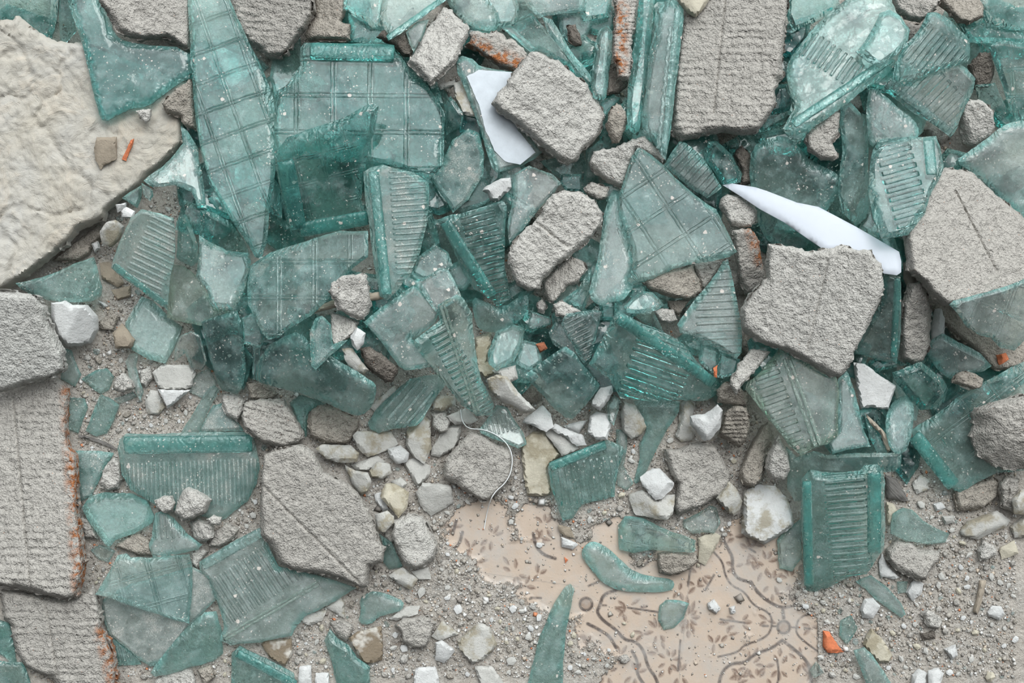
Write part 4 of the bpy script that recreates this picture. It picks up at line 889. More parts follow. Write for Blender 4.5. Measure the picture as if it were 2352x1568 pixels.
M|mortar_slab|5|36|groove:105,1370:142,1590;rust:240,1450:268,1568;imp:150,1500:250,1500:18|lower left mortar slab with a grooved middle at the bottom border|2,1355 40,1358 100,1372 150,1378 185,1362 215,1350 228,1370 232,1400 235,1440 245,1460 262,1500 270,1540 268,1590 140,1590 120,1555 80,1540 60,1530 40,1500 28,1460 30,1440 10,1420
G|glass_shard|3|12|deep|dark glass behind the lower left slab's notched side|-20,1420 20,1430 35,1500 38,1530 -20,1490
G|glass_shard|4|14|mid|rounded teal glass in the bottom corner below the lower slab|-20,1515 50,1520 65,1550 75,1590 -20,1590
T|plaster_chip|6|40|white|chunky whitish pebble beside the whitish porous slab|118,695 150,690 165,700 200,700 222,725 225,755 210,785 180,795 155,795 130,770 118,730
G|glass_shard|4|14|deep|long triangular dark teal shard pointing under the beige stone|35,650 100,635 170,605 215,590 225,620 235,660 232,680 210,692 110,690 85,680 50,665
M|mortar_chunk|2|26|brown|mortar lump tucked beneath the beige stone's lower edge|130,590 180,550 225,515 240,540 215,560 205,585 180,600 120,600
T|plaster_chip|4|22|stain|oval olive-tinted pebble below the beige stone|230,530 245,510 265,505 285,520 275,550 255,568 235,560
T|plaster_chip|4|16|white|flat white chip touching the beige stone, lower one of two|278,485 290,475 310,485 308,502 280,500
T|plaster_chip|3|14|white|white chip touching the beige stone, upper one of two|265,470 290,465 288,478 270,488
T|plaster_chip|3|12|white|tiny white crumb beside the oval olive-tinted pebble|210,560 225,553 230,570 218,580
T|plaster_chip|3|12|brown|flat brown chip beside the chalk-dusted shard's corner|228,605 250,600 285,650 270,660 235,640
T|plaster_chip|3|12|brown|brown rectangular chip below the chalk-dusted shard|255,665 300,655 300,680 270,690
T|plaster_chip|3|10|white|bright white splinter beside the dark teal triangle|225,690 240,695 248,703 238,708
M|mortar_chunk|3|16|brown|flat grey-brown flake above the brown stone wedge|225,745 255,710 275,725 260,760 232,758
T|plaster_chip|5|22|brown|brown stone wedge at the scratched shard's corner|258,765 280,742 310,780 300,800 265,800
G|glass_shard|3|10|pale|pale glass chip against the whitish porous slab|148,800 165,805 187,860 172,888 140,870
G|glass_shard|3|12|mid|wedge-shaped glass chip above two small rectangular ones|187,870 220,850 245,845 262,865 250,895 232,905 205,885
G|glass_shard|3|12|mid|rectangular glass chip touching the rusty-edged slab|158,912 195,915 202,935 190,965 180,995 155,985 152,950
G|glass_shard|4|14|mid|rectangular thick glass chip, one away from the rusty-edged slab|232,905 250,912 275,930 262,965 245,995 222,1002 197,990 212,950
M|mortar_chunk|4|20|light|porous round pebble beside the clear bent glass rod|263,870 280,855 300,870 308,890 280,903 262,895
T|tile_fragment|4|12||white-grey tile chip above a triangular one|350,855 370,838 435,838 450,855 440,890 420,893 365,890
T|tile_fragment|5|12|white|triangular white tile chip pointing down|362,893 438,895 385,938
T|plaster_chip|3|14|stain|grey rounded chip beside the triangular white tile chip|332,925 345,895 362,897 380,935 365,952 340,950
M|mortar_chunk|3|16|light|porous crumb between bent rod and white-grey tile chip|322,850 345,840 352,870 335,888 322,880
G|glass_shard|3|10|clear|clear bent glass rod in the gravel|288,830 300,812 318,810 312,840 320,870 330,900 322,920 312,900 295,860
G|glass_shard|3|8|clear|short clear glass stick beside the bent rod|262,915 305,900 315,910 275,927
G|glass_shard|4|10|mid|slanting glass bar above the tube-like rim|415,995 440,955 480,890 492,885 505,895 480,940 450,1000
G|glass_shard|3|10|mid,dusty|dusty glass triangle beside the slanting bar|455,995 490,930 510,925 540,960 560,990
G|glass_shard|3|8|clear|greyish transparent flake beside the white-grey tile chip|435,900 450,860 480,845 500,880 470,915
G|glass_block_fragment|5|16|mid;rim:545,1500:680,1572:20:7|glass block edge piece rising from the bottom border|532,1500 550,1482 610,1510 675,1545 680,1590 530,1590
M|mortar_chunk|3|20||mortar bit between porous pebble and the bar rim|478,1255 490,1220 520,1200 550,1215 540,1235 510,1255
M|mortar_chunk|3|20|brown|rough mortar bit between domed and triangular glass|262,1255 310,1220 345,1240 350,1275 320,1275 280,1260
M|mortar_chunk|3|18||small mortar bit at the rusty edge beside the domed glass|180,1185 205,1190 225,1235 195,1235
G|glass_shard|3|8|clear|clear glass scrap above the gridded shadow-casting shard|207,1262 230,1250 265,1265 250,1290 228,1285
M|mortar_chunk|3|16|light|small mortar bit left of the bar rim's end|440,1270 460,1258 480,1265 460,1290 455,1308 440,1295
M|mortar_chunk|3|16|light|mortar bit at the bottom border below the green triangular shard|355,1560 400,1540 440,1535 450,1560 445,1590 350,1590
M|mortar_chunk|3|16|brown|small mortar crumb beside the glass block edge piece|452,1535 485,1525 495,1555 470,1575
M|mortar_chunk|4|30||broad bean-shaped mortar chunk in the sand|2037,1262 2060,1240 2090,1243 2110,1260 2160,1265 2155,1290 2140,1300 2125,1330 2100,1330 2060,1310 2040,1290
G|glass_shard|4|14|mid|wavy glass shard above the bean-shaped mortar chunk|2050,1180 2075,1165 2095,1170 2120,1195 2180,1225 2170,1245 2130,1250 2080,1242 2045,1225
G|glass_shard|3|12|pale|long narrow glass sliver below the big block fragment|1965,1335 2000,1320 2040,1350 2070,1385 2080,1410 2070,1418 2030,1390 1985,1350
T|plaster_chip|3|18|white|white pebble at the end of the bean-shaped chunk|2080,1360 2098,1332 2120,1338 2115,1365 2095,1380
G|glass_shard|3|8|mid|tiny glass chip beside the bean-shaped chunk's pebble|2060,1335 2085,1335 2080,1360 2063,1363
T|plaster_chip|3|18|white|rounded white chip beside the long narrow sliver|1975,1400 1985,1375 2005,1372 2022,1390 2005,1420 1980,1418
G|glass_shard|3|10|mid|small kite-shaped glass chip next to the orange brick|1930,1425 1955,1412 1970,1440 1945,1480 1928,1462
R|brick_fragment|3|16||vivid orange brick fragment at the patterned tiles' edge|1890,1448 1905,1450 1938,1497 1900,1498 1890,1485
T|tile_fragment|3|16|stain,cream|mossy cream fragment with a white edge and dark spot|1985,1470 2000,1443 2020,1460 2050,1505 2040,1522 2015,1520 1982,1480
G|glass_shard|4|12|pale|flat glass strip crossing the bottom border near the mossy fragment|1960,1493 1985,1485 2005,1505 2030,1540 2048,1570 2040,1590 2000,1590 1975,1530
G|glass_shard|2|6|clear|thin clear flake at the edge of the patterned tiles|1860,1540 1875,1518 1892,1545 1870,1557
T|plaster_chip|4|24|stain|long white plaster lump among gravel near the frame edge|2205,1220 2225,1195 2290,1172 2320,1195 2310,1210 2245,1238 2210,1230
M|mortar_chunk|3|24|brown|sandy mortar lump just below the large gridded corner|2190,1130 2200,1118 2240,1110 2280,1095 2295,1110 2290,1140 2250,1170 2200,1175
M|mortar_chunk|3|24|groove:2318,1100:2308,1180|grey mortar lump with a straight ridge at the frame edge|2295,1110 2310,1095 2340,1100 2330,1180 2300,1165
T|plaster_chip|3|20|stain|cream plaster lump cut by the frame edge, lower of two|2320,1210 2352,1185 2380,1190 2380,1230 2330,1235
T|plaster_chip|4|22|stain|cream plaster lump cut by the frame edge, upper of two|2325,1150 2345,1125 2380,1120 2380,1180 2330,1180
M|mortar_chunk|3|20|light|round sandy nugget below the long white plaster lump|2247,1265 2260,1240 2290,1260 2290,1275 2265,1288 2250,1285
T|plaster_chip|2|10|cream|flat cream chip beside the round sandy nugget|2295,1260 2330,1240 2340,1270 2300,1285
W|wood_splinter|3|10|light|short upright tan stick in the sand|2235,1405 2250,1332 2265,1332 2255,1380 2245,1410
T|plaster_chip|3|18|white|white faceted pebble beside the tan stick|2268,1405 2280,1390 2300,1392 2308,1410 2295,1425 2270,1415
M|mortar_chunk|3|20|light|speckled pale pebble in the open sand|2115,1405 2135,1398 2160,1415 2165,1430 2155,1445 2130,1440
T|plaster_chip|3|16|white|white wedge pebble in the sand below the speckled pebble|2168,1490 2195,1480 2200,1505 2185,1515
T|plaster_chip|3|20|white|white lump at the bottom border, left one of a touching pair|2095,1550 2110,1535 2130,1545 2130,1590 2090,1590
T|plaster_chip|3|20|white|white lump at the bottom border, right one of a touching pair|2132,1540 2155,1533 2168,1545 2155,1590 2134,1580
M|mortar_chunk|3|12|dark|small dark square crumb below the speckled pebble|2115,1455 2145,1450 2150,1465 2120,1470
T|plaster_chip|3|12|white|small white pebble above the wavy glass shard's tip|2143,1157 2160,1152 2172,1166 2150,1174
T|plaster_chip|3|14||small pale pebble left of the long white lump|2163,1185 2190,1183 2193,1200 2170,1204
T|tile_fragment|3|8|stain|small glazed chip in the grit beside the charred wood|2095,1110 2115,1090 2133,1100 2130,1125 2105,1135
W|charred_wood|4|14|dark|charred grey wood piece beside the big block fragment's rim|2034,1090 2060,1100 2088,1150 2037,1145
T|plaster_chip|3|16|cream|cream chip below the charred wood|2036,1152 2050,1155 2067,1180 2050,1205 2036,1205
T|plaster_chip|3|12|white|curved white chip at the bean-shaped chunk's side|2018,1290 2025,1270 2040,1300 2065,1325 2050,1330 2020,1320
T|plaster_chip|2|14|white|crumpled white chip on the tiles left of the banana-shaped shard|1288,1232 1310,1240 1328,1250 1315,1262 1290,1255
T|plaster_chip|2|10|brown|flat tan chip just above the crumpled white one|1282,1205 1310,1210 1320,1235 1300,1232 1285,1220
T|plaster_chip|2|16|white|white cube-like crumb alone on the patterned tiles|1625,1385 1640,1375 1655,1395 1645,1410 1628,1400
T|plaster_chip|2|12|white|tiny white crumb beside the cube-like crumb|1675,1395 1688,1390 1690,1405 1678,1410
R|brick_fragment|2|6||tiny orange crumb above the banana-shaped shard|1296,1278 1305,1285 1298,1293
T|tile_fragment|5|16|cream,stain|cream plaster slab beside the smooth teal glass knob|1092,775 1130,760 1125,800 1118,830 1150,850 1115,868 1095,850 1090,800
T|plaster_chip|6|20||pale plaster piece above the tapered plaster wedge|1130,850 1185,838 1190,870 1170,880 1140,860
T|plaster_chip|7|24|stain|tapered plaster wedge with a white broken edge|1118,870 1140,860 1165,865 1190,900 1230,940 1200,950 1155,925 1125,895
T|plaster_chip|7|20|stain|plump plaster chip beside the long ribbed shard|995,915 1010,908 1045,910 1045,930 1015,945 995,940
G|ribbed_glass_shard|8|12|pale;ribs:1120,960:1130,1000:10|pale pointed glass tip above the hexagonal mortar chunk|1100,985 1120,960 1140,930 1165,935 1200,990 1210,1020 1190,1030 1140,1010 1105,995
M|mortar_chunk|5|18|light|small round pebble below the oblong mortar piece|1232,695 1245,683 1258,700 1250,720 1235,715
M|mortar_chunk|5|18|light|pale irregular mortar bit below the oblong mortar piece|1270,700 1290,690 1335,715 1300,730 1275,725
T|plaster_chip|5|12|brown|square olive-brown tile chip lying on the beige stone|216,340 222,315 268,314 268,365 238,380 232,390 219,368
R|brick_fragment|6|8||orange streaked sliver lying on the beige stone|300,322 308,318 305,332 290,370 280,366
M|mortar_chunk|6|14|light|small shell-like crumb on the beige stone beside the blue-green shard|313,255 330,250 348,252 345,275 333,283 322,272
M|mortar_chunk|4|26|brown|broken mortar lumps between beige stone and the very long shard|370,240 400,210 440,180 446,250 450,300 425,290 415,270 385,262
W|wood_splinter|3|6|dark|thin dark twig in the gravel beside the rusty-edged slab|180,998 215,1005 270,1030 268,1035 213,1012 180,1003
W|wood_splinter|8|6|light|pale curved twig beside the leaf-shaped glass|1985,945 2005,965 2030,990 2045,1035 2038,1038 2022,995 1998,972
"""
# ------------------------------------------------------------------ the floor with its printed tiles
def axis(a, b, f0, f1, fine, coarse):
    return np.unique(np.round(np.concatenate([np.arange(a, f0, coarse), np.arange(f0, f1, fine), np.arange(f1, b + coarse, coarse)]), 3))

def floor():
    xs = axis(-120, 2470, 1000, 1890, 2.3, 11); ys = axis(-120, 1690, 1140, 1600, 2.3, 11)
    PX, PY = np.meshgrid(xs, ys); P = np.stack([PX.ravel(), PY.ravel()], 1)
    xy = at(P, 0); z = ground(P)
    line = np.zeros(len(P)); leaf = np.zeros(len(P))
    reg = (P[:, 0] > 995) & (P[:, 0] < 1890) & (P[:, 1] > 1135) & (P[:, 1] < 1605); Q = P[reg]
    bold = ["1650,1180 1652,1190 1655,1215 1662,1240 1675,1265 1683,1280 1682,1310 1695,1330 1725,1336 1740,1360 1765,1382 1800,1398 1835,1385 1870,1372",
            "1797,1470 1770,1490 1735,1500 1710,1523 1680,1522 1655,1545 1648,1600", "1797,1470 1830,1495 1860,1525 1863,1570", 
            "1415,1355 1385,1365 1378,1390 1370,1405 1385,1425 1415,1445 1435,1470 1460,1472 1480,1495 1487,1530 1510,1560 1515,1600",
            "1350,1432 1375,1445 1400,1460 1415,1487", "1452,1495 1465,1520 1462,1550 1495,1590", "1225,1225 1230,1255 1250,1275 1275,1282", "1497,1265 1490,1290 1470,1302",
            "1035,1265 1055,1250 1062,1222", "1048,1195 1040,1225", "1798,1400 1800,1420", "1740,1360 1725,1336"]
    thin = ["1640,1268 1660,1290 1665,1320 1680,1345 1710,1358 1730,1390 1765,1405 1775,1425 1768,1455 1745,1470 1710,1480 1695,1498 1650,1508", "1352,1345 1375,1335",
            "1878,1405 1840,1415 1830,1430 1828,1455 1850,1475 1878,1495", "1442,1395 1510,1405", "1655,1422 1710,1430", "1563,1470 1557,1540", "1585,1310 1580,1345",
            "1752,1437 1764,1437", "1775,1438 1784,1438", "1820,1440 1834,1441", "1848,1442 1860,1443", "1785,1515 1790,1550 1784,1575", "1722,1260 1735,1268", "1383,1390 1392,1390",
            "1220,1372 1243,1373", "1620,1355 1640,1320"]
    for L, w in ((bold, 3.6), (thin, 2.2)):
        for s in L:
            p = np.array([[float(a) for a in q.split(',')] for q in s.split()])
            for _ in range(2):
                n = [p[0]]
                for i in range(len(p) - 1): n += [p[i] * .75 + p[i + 1] * .25, p[i] * .25 + p[i + 1] * .75]
                p = np.array(n + [p[-1]])
            d = seg_dist(Q, p[:-1], p[1:]).min(1)
            line[reg] = np.maximum(line[reg], np.clip((w + 1.2 - d) / 2.0, 0, 1))
    for x, y in ((1800, 1440), (1346, 1387)):
        d = np.hypot(Q[:, 0] - x, Q[:, 1] - y); line[reg] = np.maximum(line[reg], np.clip((4.2 - np.abs(d - 14)) / 2, 0, 1)); leaf[reg] = np.maximum(leaf[reg], np.clip((14 - d) / 2, 0, 1) * .55)
    fans = [(1440, 1395, 180, 1), (1433, 1410, 120, 0), (1580, 1418, 90, 2), (1580, 1418, 270, 2), (1700, 1430, 0, 1), (1765, 1425, 180, 0), (1722, 1262, 100, 1), (1690, 1232, 190, 0), (1760, 1290, 60, 1),
            (1775, 1335, 80, 1), (1735, 1290, 170, 0), (1512, 1500, 150, 0), (1540, 1515, 60, 1), (1560, 1545, 90, 1), (1815, 1330, 120, 1), (1800, 1362, 20, 0), (1790, 1535, 270, 1), (1760, 1530, 200, 0),
            (1840, 1520, 300, 1), (1720, 1530, 240, 1), (1700, 1550, 180, 0), (1345, 1485, 60, 1), (1330, 1460, 180, 0), (1425, 1505, 90, 0), (1460, 1545, 60, 1), (1250, 1205, 90, 1), (1245, 1235, 170, 0),
            (1130, 1230, 60, 1), (1100, 1290, 200, 0), (1185, 1318, 300, 1), (1205, 1345, 30, 0), (1080, 1260, 90, 0), (1055, 1380, 20, 0), (1235, 1320, 60, 0), (1610, 1320, 300, 1), (1600, 1345, 200, 0),
            (1560, 1355, 270, 0), (1510, 1445, 100, 1), (1480, 1455, 200, 0), (1690, 1300, 200, 0), (1730, 1250, 30, 0), (1800, 1280, 120, 0), (1870, 1540, 200, 1), (1865, 1440, 200, 0), (1330, 1555, 30, 0),
            (1395, 1545, 80, 1), (1670, 1460, 60, 0), (1640, 1480, 100, 0), (1285, 1420, 10, 0), (1160, 1380, 120, 0), (1045, 1210, 200, 0), (1690, 1570, 60, 1), (1740, 1560, 100, 1), (1770, 1575, 300, 0)]
    rs = np.random.RandomState(4); shade = np.zeros(len(Q))
    for x, y, ang, kind in fans:
        lv = [(17, ang), (17, ang + 44), (17, ang - 44)] if kind else [(15, ang + 28), (15, ang - 34), (9, ang + 170)]
        if kind == 2: lv += [(18, ang + 88), (18, ang - 88), (30, ang + 20), (30, ang - 22)]
        if kind: lv += [(24, ang + 155), (24, ang + 208), (38, ang + 182)]
        for r, a in lv:
            a = math.radians(a + rs.uniform(-8, 8)); ux, uy = math.cos(a), -math.sin(a); cx, cy = x + ux * r, y + uy * r
            l, w = rs.uniform(10, 14.5), rs.uniform(4.6, 6.6)
            dx, dy = Q[:, 0] - cx, Q[:, 1] - cy; q1 = dx * ux + dy * uy; q2 = -dx * uy + dy * ux
            e = 1 - (np.abs(q1) / l) ** 1.6 - (np.abs(q2) / w) ** 1.5
            m = np.clip(e * 3, 0, 1); leaf[reg] = np.maximum(leaf[reg], m * (.55 + .4 * (q2 > 0)))
    seam = np.zeros(len(Q))
    for a, b in (((1600, 1170), (1556, 1600)), ((1877, 1360), (1884, 1600)), ((1000, 1300), (1330, 1347))):
        seam = np.maximum(seam, np.clip(1.6 - seg_dist(Q, np.array([a], float), np.array([b], float))[:, 0], 0, 1))
    sm = np.zeros(len(P)); sm[reg] = seam
    nx, ny = len(xs), len(ys); idx = np.arange(nx * ny).reshape(ny, nx)
    f = np.stack([idx[:-1, :-1], idx[1:, :-1], idx[1:, 1:], idx[:-1, 1:]], -1).reshape(-1, 4)
    n = NT('dusty_printed_tiles')
    bare = n.attr('bare'); ln = n.attr('line'); lf = n.attr('leaf'); se = n.attr('seam')
    n1 = n.noise(30, 6, .7, w=False); n2 = n.noise(300, 3, .75, w=False); n3 = n.noise(140, 5, .7, w=False)
    tile = n.mix(n.ramp(n1, .3, .7), (0.465, 0.365, 0.285), (0.52, 0.42, 0.34))
    tile = n.mix(n.math('MULTIPLY', lf, n.ramp(n3, .2, .6, .75, 1.0)), tile, (0.15, 0.09, 0.062))
    tile = n.mix(n.math('MULTIPLY', ln, n.ramp(n3, .30, .48, .45, 1.0)), tile, (0.085, 0.062, 0.052))
    tile = n.mix(n.math('MULTIPLY', se, .5), tile, (0.26, 0.23, 0.2))
    sand = n.mix(n.ramp(n2, .3, .7), (0.30, 0.275, 0.245), (0.52, 0.49, 0.45))
    sand = n.mix(n.ramp(n1, .40, .60, 0, .35), sand, (0.46, 0.40, 0.34))
    sand = n.mix(n.math('MULTIPLY', n.math('LESS_THAN', n.vor(300), .13), .6), sand, (0.66, 0.64, 0.61))
    sand = n.mix(n.math('MULTIPLY', n.math('LESS_THAN', n.vor(170), .05), .8), sand, (0.60, 0.27, 0.16))
    k = n.math('ADD', bare, n.math('MULTIPLY', n.math('SUBTRACT', n3, .5), 1.7))
    k = n.math('ADD', k, n.math('MULTIPLY', n.math('SUBTRACT', n2, .5), .9))
    k = n.ramp(k, .34, .60)
    film = n.ramp(n.noise(24, 5, .7, w=False), .44, .64, .04, .58)
    col = n.mix(k, sand, n.mix(film, tile, (0.42, 0.40, 0.375)))
    h = n.math('MULTIPLY', n.math('ADD', n2, n.math('MULTIPLY', n3, 1.2)), n.ramp(k, 0, 1, 1, .10))
    bs = n.pbsdf(Base_Color=col, Roughness=n.ramp(k, 0, 1, .95, .38), Specular_IOR_Level=n.ramp(k, 0, 1, .1, .4), Normal=n.bump(h, .0022, 1.0))
    n.t.links.new(bs, n.out.inputs[0])
    me = bpy.data.meshes.new('floor'); me.vertices.add(len(P)); me.vertices.foreach_set('co', np.column_stack([xy, z]).astype(np.float32).ravel())
    f = f.reshape(-1); me.loops.add(len(f)); me.loops.foreach_set('vertex_index', f.astype(np.int32)); me.polygons.add(len(f) // 4)
    me.polygons.foreach_set('loop_start', np.arange(0, len(f), 4, dtype=np.int32)); me.polygons.foreach_set('use_smooth', [True] * (len(f) // 4))
    me.update(calc_edges=True); me.materials.append(n.m)
    for nm, d in (('bare', bare_mask(P)), ('line', line), ('leaf', leaf), ('seam', sm)):
        a = me.attributes.new(nm, 'FLOAT', 'POINT'); a.data.foreach_set('value', d.astype(np.float32))
    o = bpy.data.objects.new('floor', me); COL.objects.link(o); o['kind'] = 'structure'
floor()

# ------------------------------------------------------------------ everything that lies in the heap
RECS = [parse(l) for l in DATA.strip().splitlines() if l and not l.startswith('#')]
RECS.sort(key=lambda r: r[2])
import re
def short(label): return re.split(r' (?:on|under|beside|with|behind|below|above|next|between|at|in|lying|resting|leaning|against|across|crossing|tucked|touching|standing|wedged|overlapped|hanging|rising|cut|passing|filling|by|from|to|over|beneath|near|running|carrying|pointing|of|casting|,)\b', label.replace(',', ' ,'))[0]
SH = {}
for r in RECS: SH.setdefault(short(r[6]), []).append(np.mean(r[7], 0))
SH = {k: v[0] for k, v in SH.items() if len(v) == 1 and 3 <= len(k.split()) <= 8}
def near_label(x, y, head):
    if not SH: return None
    k = min(SH, key=lambda q: np.hypot(SH[q][0] - x, SH[q][1] - y))
    if np.hypot(SH[k][0] - x, SH[k][1] - y) > 190: return None
    SH.pop(k); return head + ' ' + k
cover = np.zeros(len(GX.ravel()), np.uint8); gpx = to_px(GX.ravel(), GY.ravel(), 0.02)
for r in RECS:
    m = inside(gpx, np.array(r[7])); cover[m] = np.maximum(cover[m], 1 if r[0] == 'G' else 2)
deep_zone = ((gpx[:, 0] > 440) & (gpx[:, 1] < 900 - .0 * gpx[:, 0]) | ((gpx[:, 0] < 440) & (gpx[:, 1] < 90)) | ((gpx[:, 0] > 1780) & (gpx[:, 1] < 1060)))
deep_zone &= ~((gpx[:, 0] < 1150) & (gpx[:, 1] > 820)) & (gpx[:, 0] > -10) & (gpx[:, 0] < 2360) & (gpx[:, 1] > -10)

def blob(cx, cy, r, k, rs, asp=1.0):
    a0 = rs.uniform(0, 6.3); th = np.sort((np.arange(k) + rs.uniform(-.32, .32, k)) / k * 2 * math.pi); q = rs.uniform(.72, 1.12, k) * r
    x, y = np.cos(th) * q * asp, np.sin(th) * q / asp
    return [(cx + x[i] * math.cos(a0) - y[i] * math.sin(a0), cy + x[i] * math.sin(a0) + y[i] * math.cos(a0)) for i in range(k)]

rs = np.random.RandomState(11); gap = np.flatnonzero(deep_zone & (cover == 0)); under = np.flatnonzero(deep_zone & (cover == 1)); taken = []
def deep_piece(pool, kind, n, rmin, rmax, mind):
    c = 0
    for _ in range(4000):
        if c >= n: break
        i = pool[rs.randint(len(pool))]; x, y = gpx[i]
        if any((x - a) ** 2 + (y - b) ** 2 < mind ** 2 for a, b in taken): continue
        taken.append((x, y)); c += 1
        if kind == 'G':
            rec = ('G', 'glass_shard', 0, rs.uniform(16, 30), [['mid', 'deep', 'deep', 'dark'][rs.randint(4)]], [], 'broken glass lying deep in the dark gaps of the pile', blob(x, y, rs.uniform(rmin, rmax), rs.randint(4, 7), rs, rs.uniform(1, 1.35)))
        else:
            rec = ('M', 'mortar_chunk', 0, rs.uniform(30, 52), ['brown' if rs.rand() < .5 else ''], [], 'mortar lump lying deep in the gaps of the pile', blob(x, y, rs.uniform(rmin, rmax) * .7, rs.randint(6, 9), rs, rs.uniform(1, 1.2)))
        lb = near_label(x, y, 'dark glass at the bottom of the pile, nearest the' if kind == 'G' else 'mortar lump at the pile bottom, nearest the')
        if lb: rec = rec[:6] + (lb,) + rec[7:]
        o = build(rec); o['group'] = 'broken glass at the bottom of the pile' if kind == 'G' else 'mortar lumps at the bottom of the pile'
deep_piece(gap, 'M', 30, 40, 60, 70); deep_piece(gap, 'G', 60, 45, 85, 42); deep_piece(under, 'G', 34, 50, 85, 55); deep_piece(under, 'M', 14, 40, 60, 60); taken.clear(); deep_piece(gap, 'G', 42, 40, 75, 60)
for r in RECS: build(r)

# ------------------------------------------------------------------ clear plastic thread
def tube(name, pts, rad, mat, sides=6):
    p = np.array(pts, float)
    for _ in range(3):
        n = [p[0]]
        for i in range(len(p) - 1): n += [p[i] * .75 + p[i + 1] * .25, p[i] * .25 + p[i + 1] * .75]
        p = np.array(n + [p[-1]])
    hz = []
    for q in p:
        w = at(q, .03); ix, iy = int((w[0] - X0) / CELL), int((w[1] - Y0) / CELL); hz.append(HF[max(0, iy - 1):iy + 2, max(0, ix - 1):ix + 2].max())
    hz = np.array(hz)
    for _ in range(6): hz = np.maximum(hz, np.convolve(np.pad(hz, 3, 'edge'), np.ones(7) / 7, 'valid'))
    hz = np.convolve(np.pad(hz, 2, 'edge'), np.ones(5) / 5, 'valid') + rad
    W = np.column_stack([np.array([at(q, h) for q, h in zip(p, hz)]), hz]); org = W[0].copy(); V, F = [], []
    for i, c in enumerate(W):
        d = W[min(i + 1, len(W) - 1)] - W[max(i - 1, 0)]; d /= np.linalg.norm(d); s = np.cross(d, (0, 0, 1)); s /= np.linalg.norm(s); u = np.cross(s, d)
        for k in range(sides):
            a = 2 * math.pi * k / sides; V.append(c + rad * (math.cos(a) * s + math.sin(a) * u) - org)
    for i in range(len(W) - 1):
        for k in range(sides):
            k2 = (k + 1) % sides; F.append((i * sides + k, i * sides + k2, (i + 1) * sides + k2, (i + 1) * sides + k))
    F += [tuple(range(sides - 1, -1, -1)), tuple((len(W) - 1) * sides + k for k in range(sides))]
    return new_obj(name, V, F, mat, None, None, 80, tuple(org))
th = tube('plastic_thread', [(1058, 940), (1060, 965), (1075, 985), (1110, 985), (1145, 1000), (1168, 1022), (1178, 1050), (1174, 1085), (1160, 1110), (1138, 1128), (1125, 1150), (1118, 1180), (1112, 1215)], .0006,
          simple_mat('clear_nylon', (0.78, 0.80, 0.80), .25, 30, .02, .0001))
tag(th, 'thin clear plastic thread curving around the hexagonal mortar chunk', 'thread')

# ------------------------------------------------------------------ small crumbs, each on its own
def crumb_proto(name, mat, seed, k=9, flat=.55, ang=False):
    r = np.random.RandomState(seed); bm = bmesh.new()
    bmesh.ops.create_icosphere(bm, subdivisions=1 if ang else 2, radius=1)
    for v in bm.verts:
        s = 1 + (r.uniform(-.22, .22) if ang else .28 * noise.noise(v.co * 1.6 + Vector((seed, 0, 0))) + r.uniform(-.05, .05))
        v.co *= s; v.co.z = max(v.co.z, -.75) * flat; v.co.x *= 1.0 + .25 * r.rand()
    zmin = min(v.co.z for v in bm.verts)
    for v in bm.verts: v.co.z -= zmin; v.co *= .004
    me = bpy.data.meshes.new(name); bm.to_mesh(me); bm.free(); me.materials.append(mat)
    me.polygons.foreach_set('use_smooth', [True] * len(me.polygons)); me.set_sharp_from_angle(angle=math.radians(32 if ang else 70))
    return me
def scale_attr(me, s): pass
rs = np.random.RandomState(77)
free = (np.abs(HF - FLOOR0) < 1e-6).ravel() & (gpx[:, 0] > 5) & (gpx[:, 0] < 2347) & (gpx[:, 1] > 5) & (gpx[:, 1] < 1563)
gp0 = to_px(GX.ravel(), GY.ravel(), 0); bare = bare_mask(gp0)
wt = free * (1 - .93 * bare); open_cells = np.flatnonzero(wt > 0); pw = wt[open_cells] * (0.5 + (gp0[open_cells, 1] > 780)); pw = pw / pw.sum()
KINDS = [('plaster_crumb', 'pale plaster crumb lying loose in the grit', 'crumb', 'pale plaster crumbs in the grit', [('', 1), ('white', 2), ('', 3), ('cream', 4)], 200, True, (3.5, 9.5)),
         ('mortar_crumb', 'small grey mortar crumb lying loose in the grit', 'crumb', 'mortar crumbs in the grit', [('', 5), ('light', 6), ('brown', 7), ('', 8)], 230, False, (3, 8)),
         ('glass_crumb', 'tiny clear glass crumb lying loose in the grit', 'glass crumb', 'glass crumbs in the grit', [('pale', 9), ('clear', 10), ('mid', 12)], 80, True, (3.5, 9))]
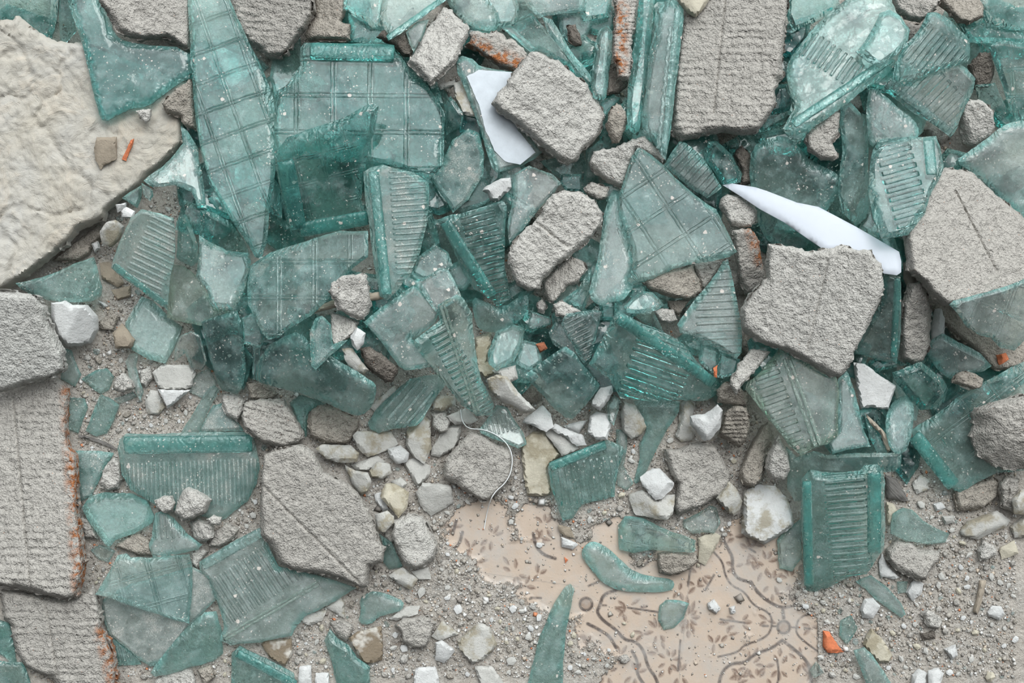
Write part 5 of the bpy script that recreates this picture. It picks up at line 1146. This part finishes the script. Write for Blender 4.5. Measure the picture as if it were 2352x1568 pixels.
for name, label, cat, group, toks, cnt, ang, (ra, rb) in KINDS:
    metas = []
    for tone, sd in toks:
        m = chip_mat(tone) if name[0] == 'p' else mortar_mat(tone) if name[0] == 'm' else glass_mat(tone)
        metas.append(crumb_proto(name, m, sd, ang=ang, flat=.6 if name[0] != 'g' else .35))
    made = 0; first = {}
    for i in rs.choice(open_cells, cnt * 14, p=pw):
        if made >= cnt: break
        R = rs.uniform(ra, rb) * S * (1 if rs.rand() < .8 else 1.4); x, y = GX.ravel()[i], GY.ravel()[i]
        iy, ix = divmod(int(i), NX); k = int(R / CELL) + 1
        a0, a1, b0, b1 = max(0, iy - k), iy + k + 1, max(0, ix - k), ix + k + 1
        if (HF[a0:a1, b0:b1] - FLOOR0[a0:a1, b0:b1]).max() > 1e-6: continue
        if bare[i] > .5 and (name[0] != 'p' or rs.rand() < .7): continue
        z = HF[iy, ix] - 0.0002; j = rs.randint(len(metas))
        if j not in first:
            o = bpy.data.objects.new(name, metas[j]); first[j] = o
        else: o = first[j].copy()
        COL.objects.link(o); tag(o, label, cat, group)
        o.location = (x, y, z); o.rotation_euler = (0, 0, rs.uniform(0, 6.28)); q = R / .004; o.scale = (q, q * rs.uniform(.7, 1), q * rs.uniform(.8, 1.1))
        HF[max(0, iy - k + 1):iy + k, max(0, ix - k + 1):ix + k] += R * .8
        made += 1

# ------------------------------------------------------------------ fine grit nobody could count
def grit():
    rs = np.random.RandomState(5); N = 26000
    wt2 = wt * 1.0; cells = np.flatnonzero(wt2 > 0); pr = wt2[cells]; pr = pr / pr.sum(); c = rs.choice(cells, N, p=pr)
    x = GX.ravel()[c] + rs.uniform(-.5, .5, N) * CELL; y = GY.ravel()[c] + rs.uniform(-.5, .5, N) * CELL
    z = ground(to_px(x, y, 0)); R = S * np.exp(rs.normal(.55, .50, N)) * 1.0
    base = np.array([(1, 0, 0), (0, 1, 0), (-1, 0, 0), (0, -1, 0), (.1, .1, .8), (0, 0, -.5)], float)
    V = base[None] * rs.uniform(.45, 1.35, (N, 6, 1)); a = rs.uniform(0, 6.28, N); ca, sa = np.cos(a)[:, None], np.sin(a)[:, None]
    V = np.stack([V[:, :, 0] * ca - V[:, :, 1] * sa, V[:, :, 0] * sa + V[:, :, 1] * ca, V[:, :, 2]], -1) * R[:, None, None]
    V += np.stack([x, y, z + R * .25], -1)[:, None]
    f = np.array([(0, 1, 4), (1, 2, 4), (2, 3, 4), (3, 0, 4), (1, 0, 5), (2, 1, 5), (3, 2, 5), (0, 3, 5)]); F = (f[None] + (np.arange(N) * 6)[:, None, None]).reshape(-1)
    me = bpy.data.meshes.new('grit'); me.vertices.add(N * 6); me.vertices.foreach_set('co', V.astype(np.float32).ravel())
    me.loops.add(len(F)); me.loops.foreach_set('vertex_index', F.astype(np.int32)); me.polygons.add(len(F) // 3); me.polygons.foreach_set('loop_start', np.arange(0, len(F), 3, dtype=np.int32)); me.update(calc_edges=True)
    pal = np.array([(.40, .37, .33), (.30, .27, .24), (.55, .53, .50), (.66, .65, .63), (.22, .20, .18), (.50, .42, .34), (.58, .24, .13)]); pi = rs.choice(7, N, p=[.34, .2, .2, .12, .06, .065, .015])
    cc = np.ones((N, 6, 4)); cc[:, :, :3] = pal[pi][:, None]; at_ = me.color_attributes.new('stone', 'FLOAT_COLOR', 'POINT'); at_.data.foreach_set('color', cc.astype(np.float32).ravel())
    n = NT('grit_stones'); nd = n.t.nodes.new('ShaderNodeAttribute'); nd.attribute_name = 'stone'; n.t.links.new(n.pbsdf(Base_Color=nd.outputs['Color'], Roughness=.9, Specular_IOR_Level=.2), n.out.inputs[0]); me.materials.append(n.m)
    o = bpy.data.objects.new('grit', me); COL.objects.link(o); tag(o, 'fine grey grit and sand scattered over the floor tiles', 'grit', None, 'stuff')
grit()
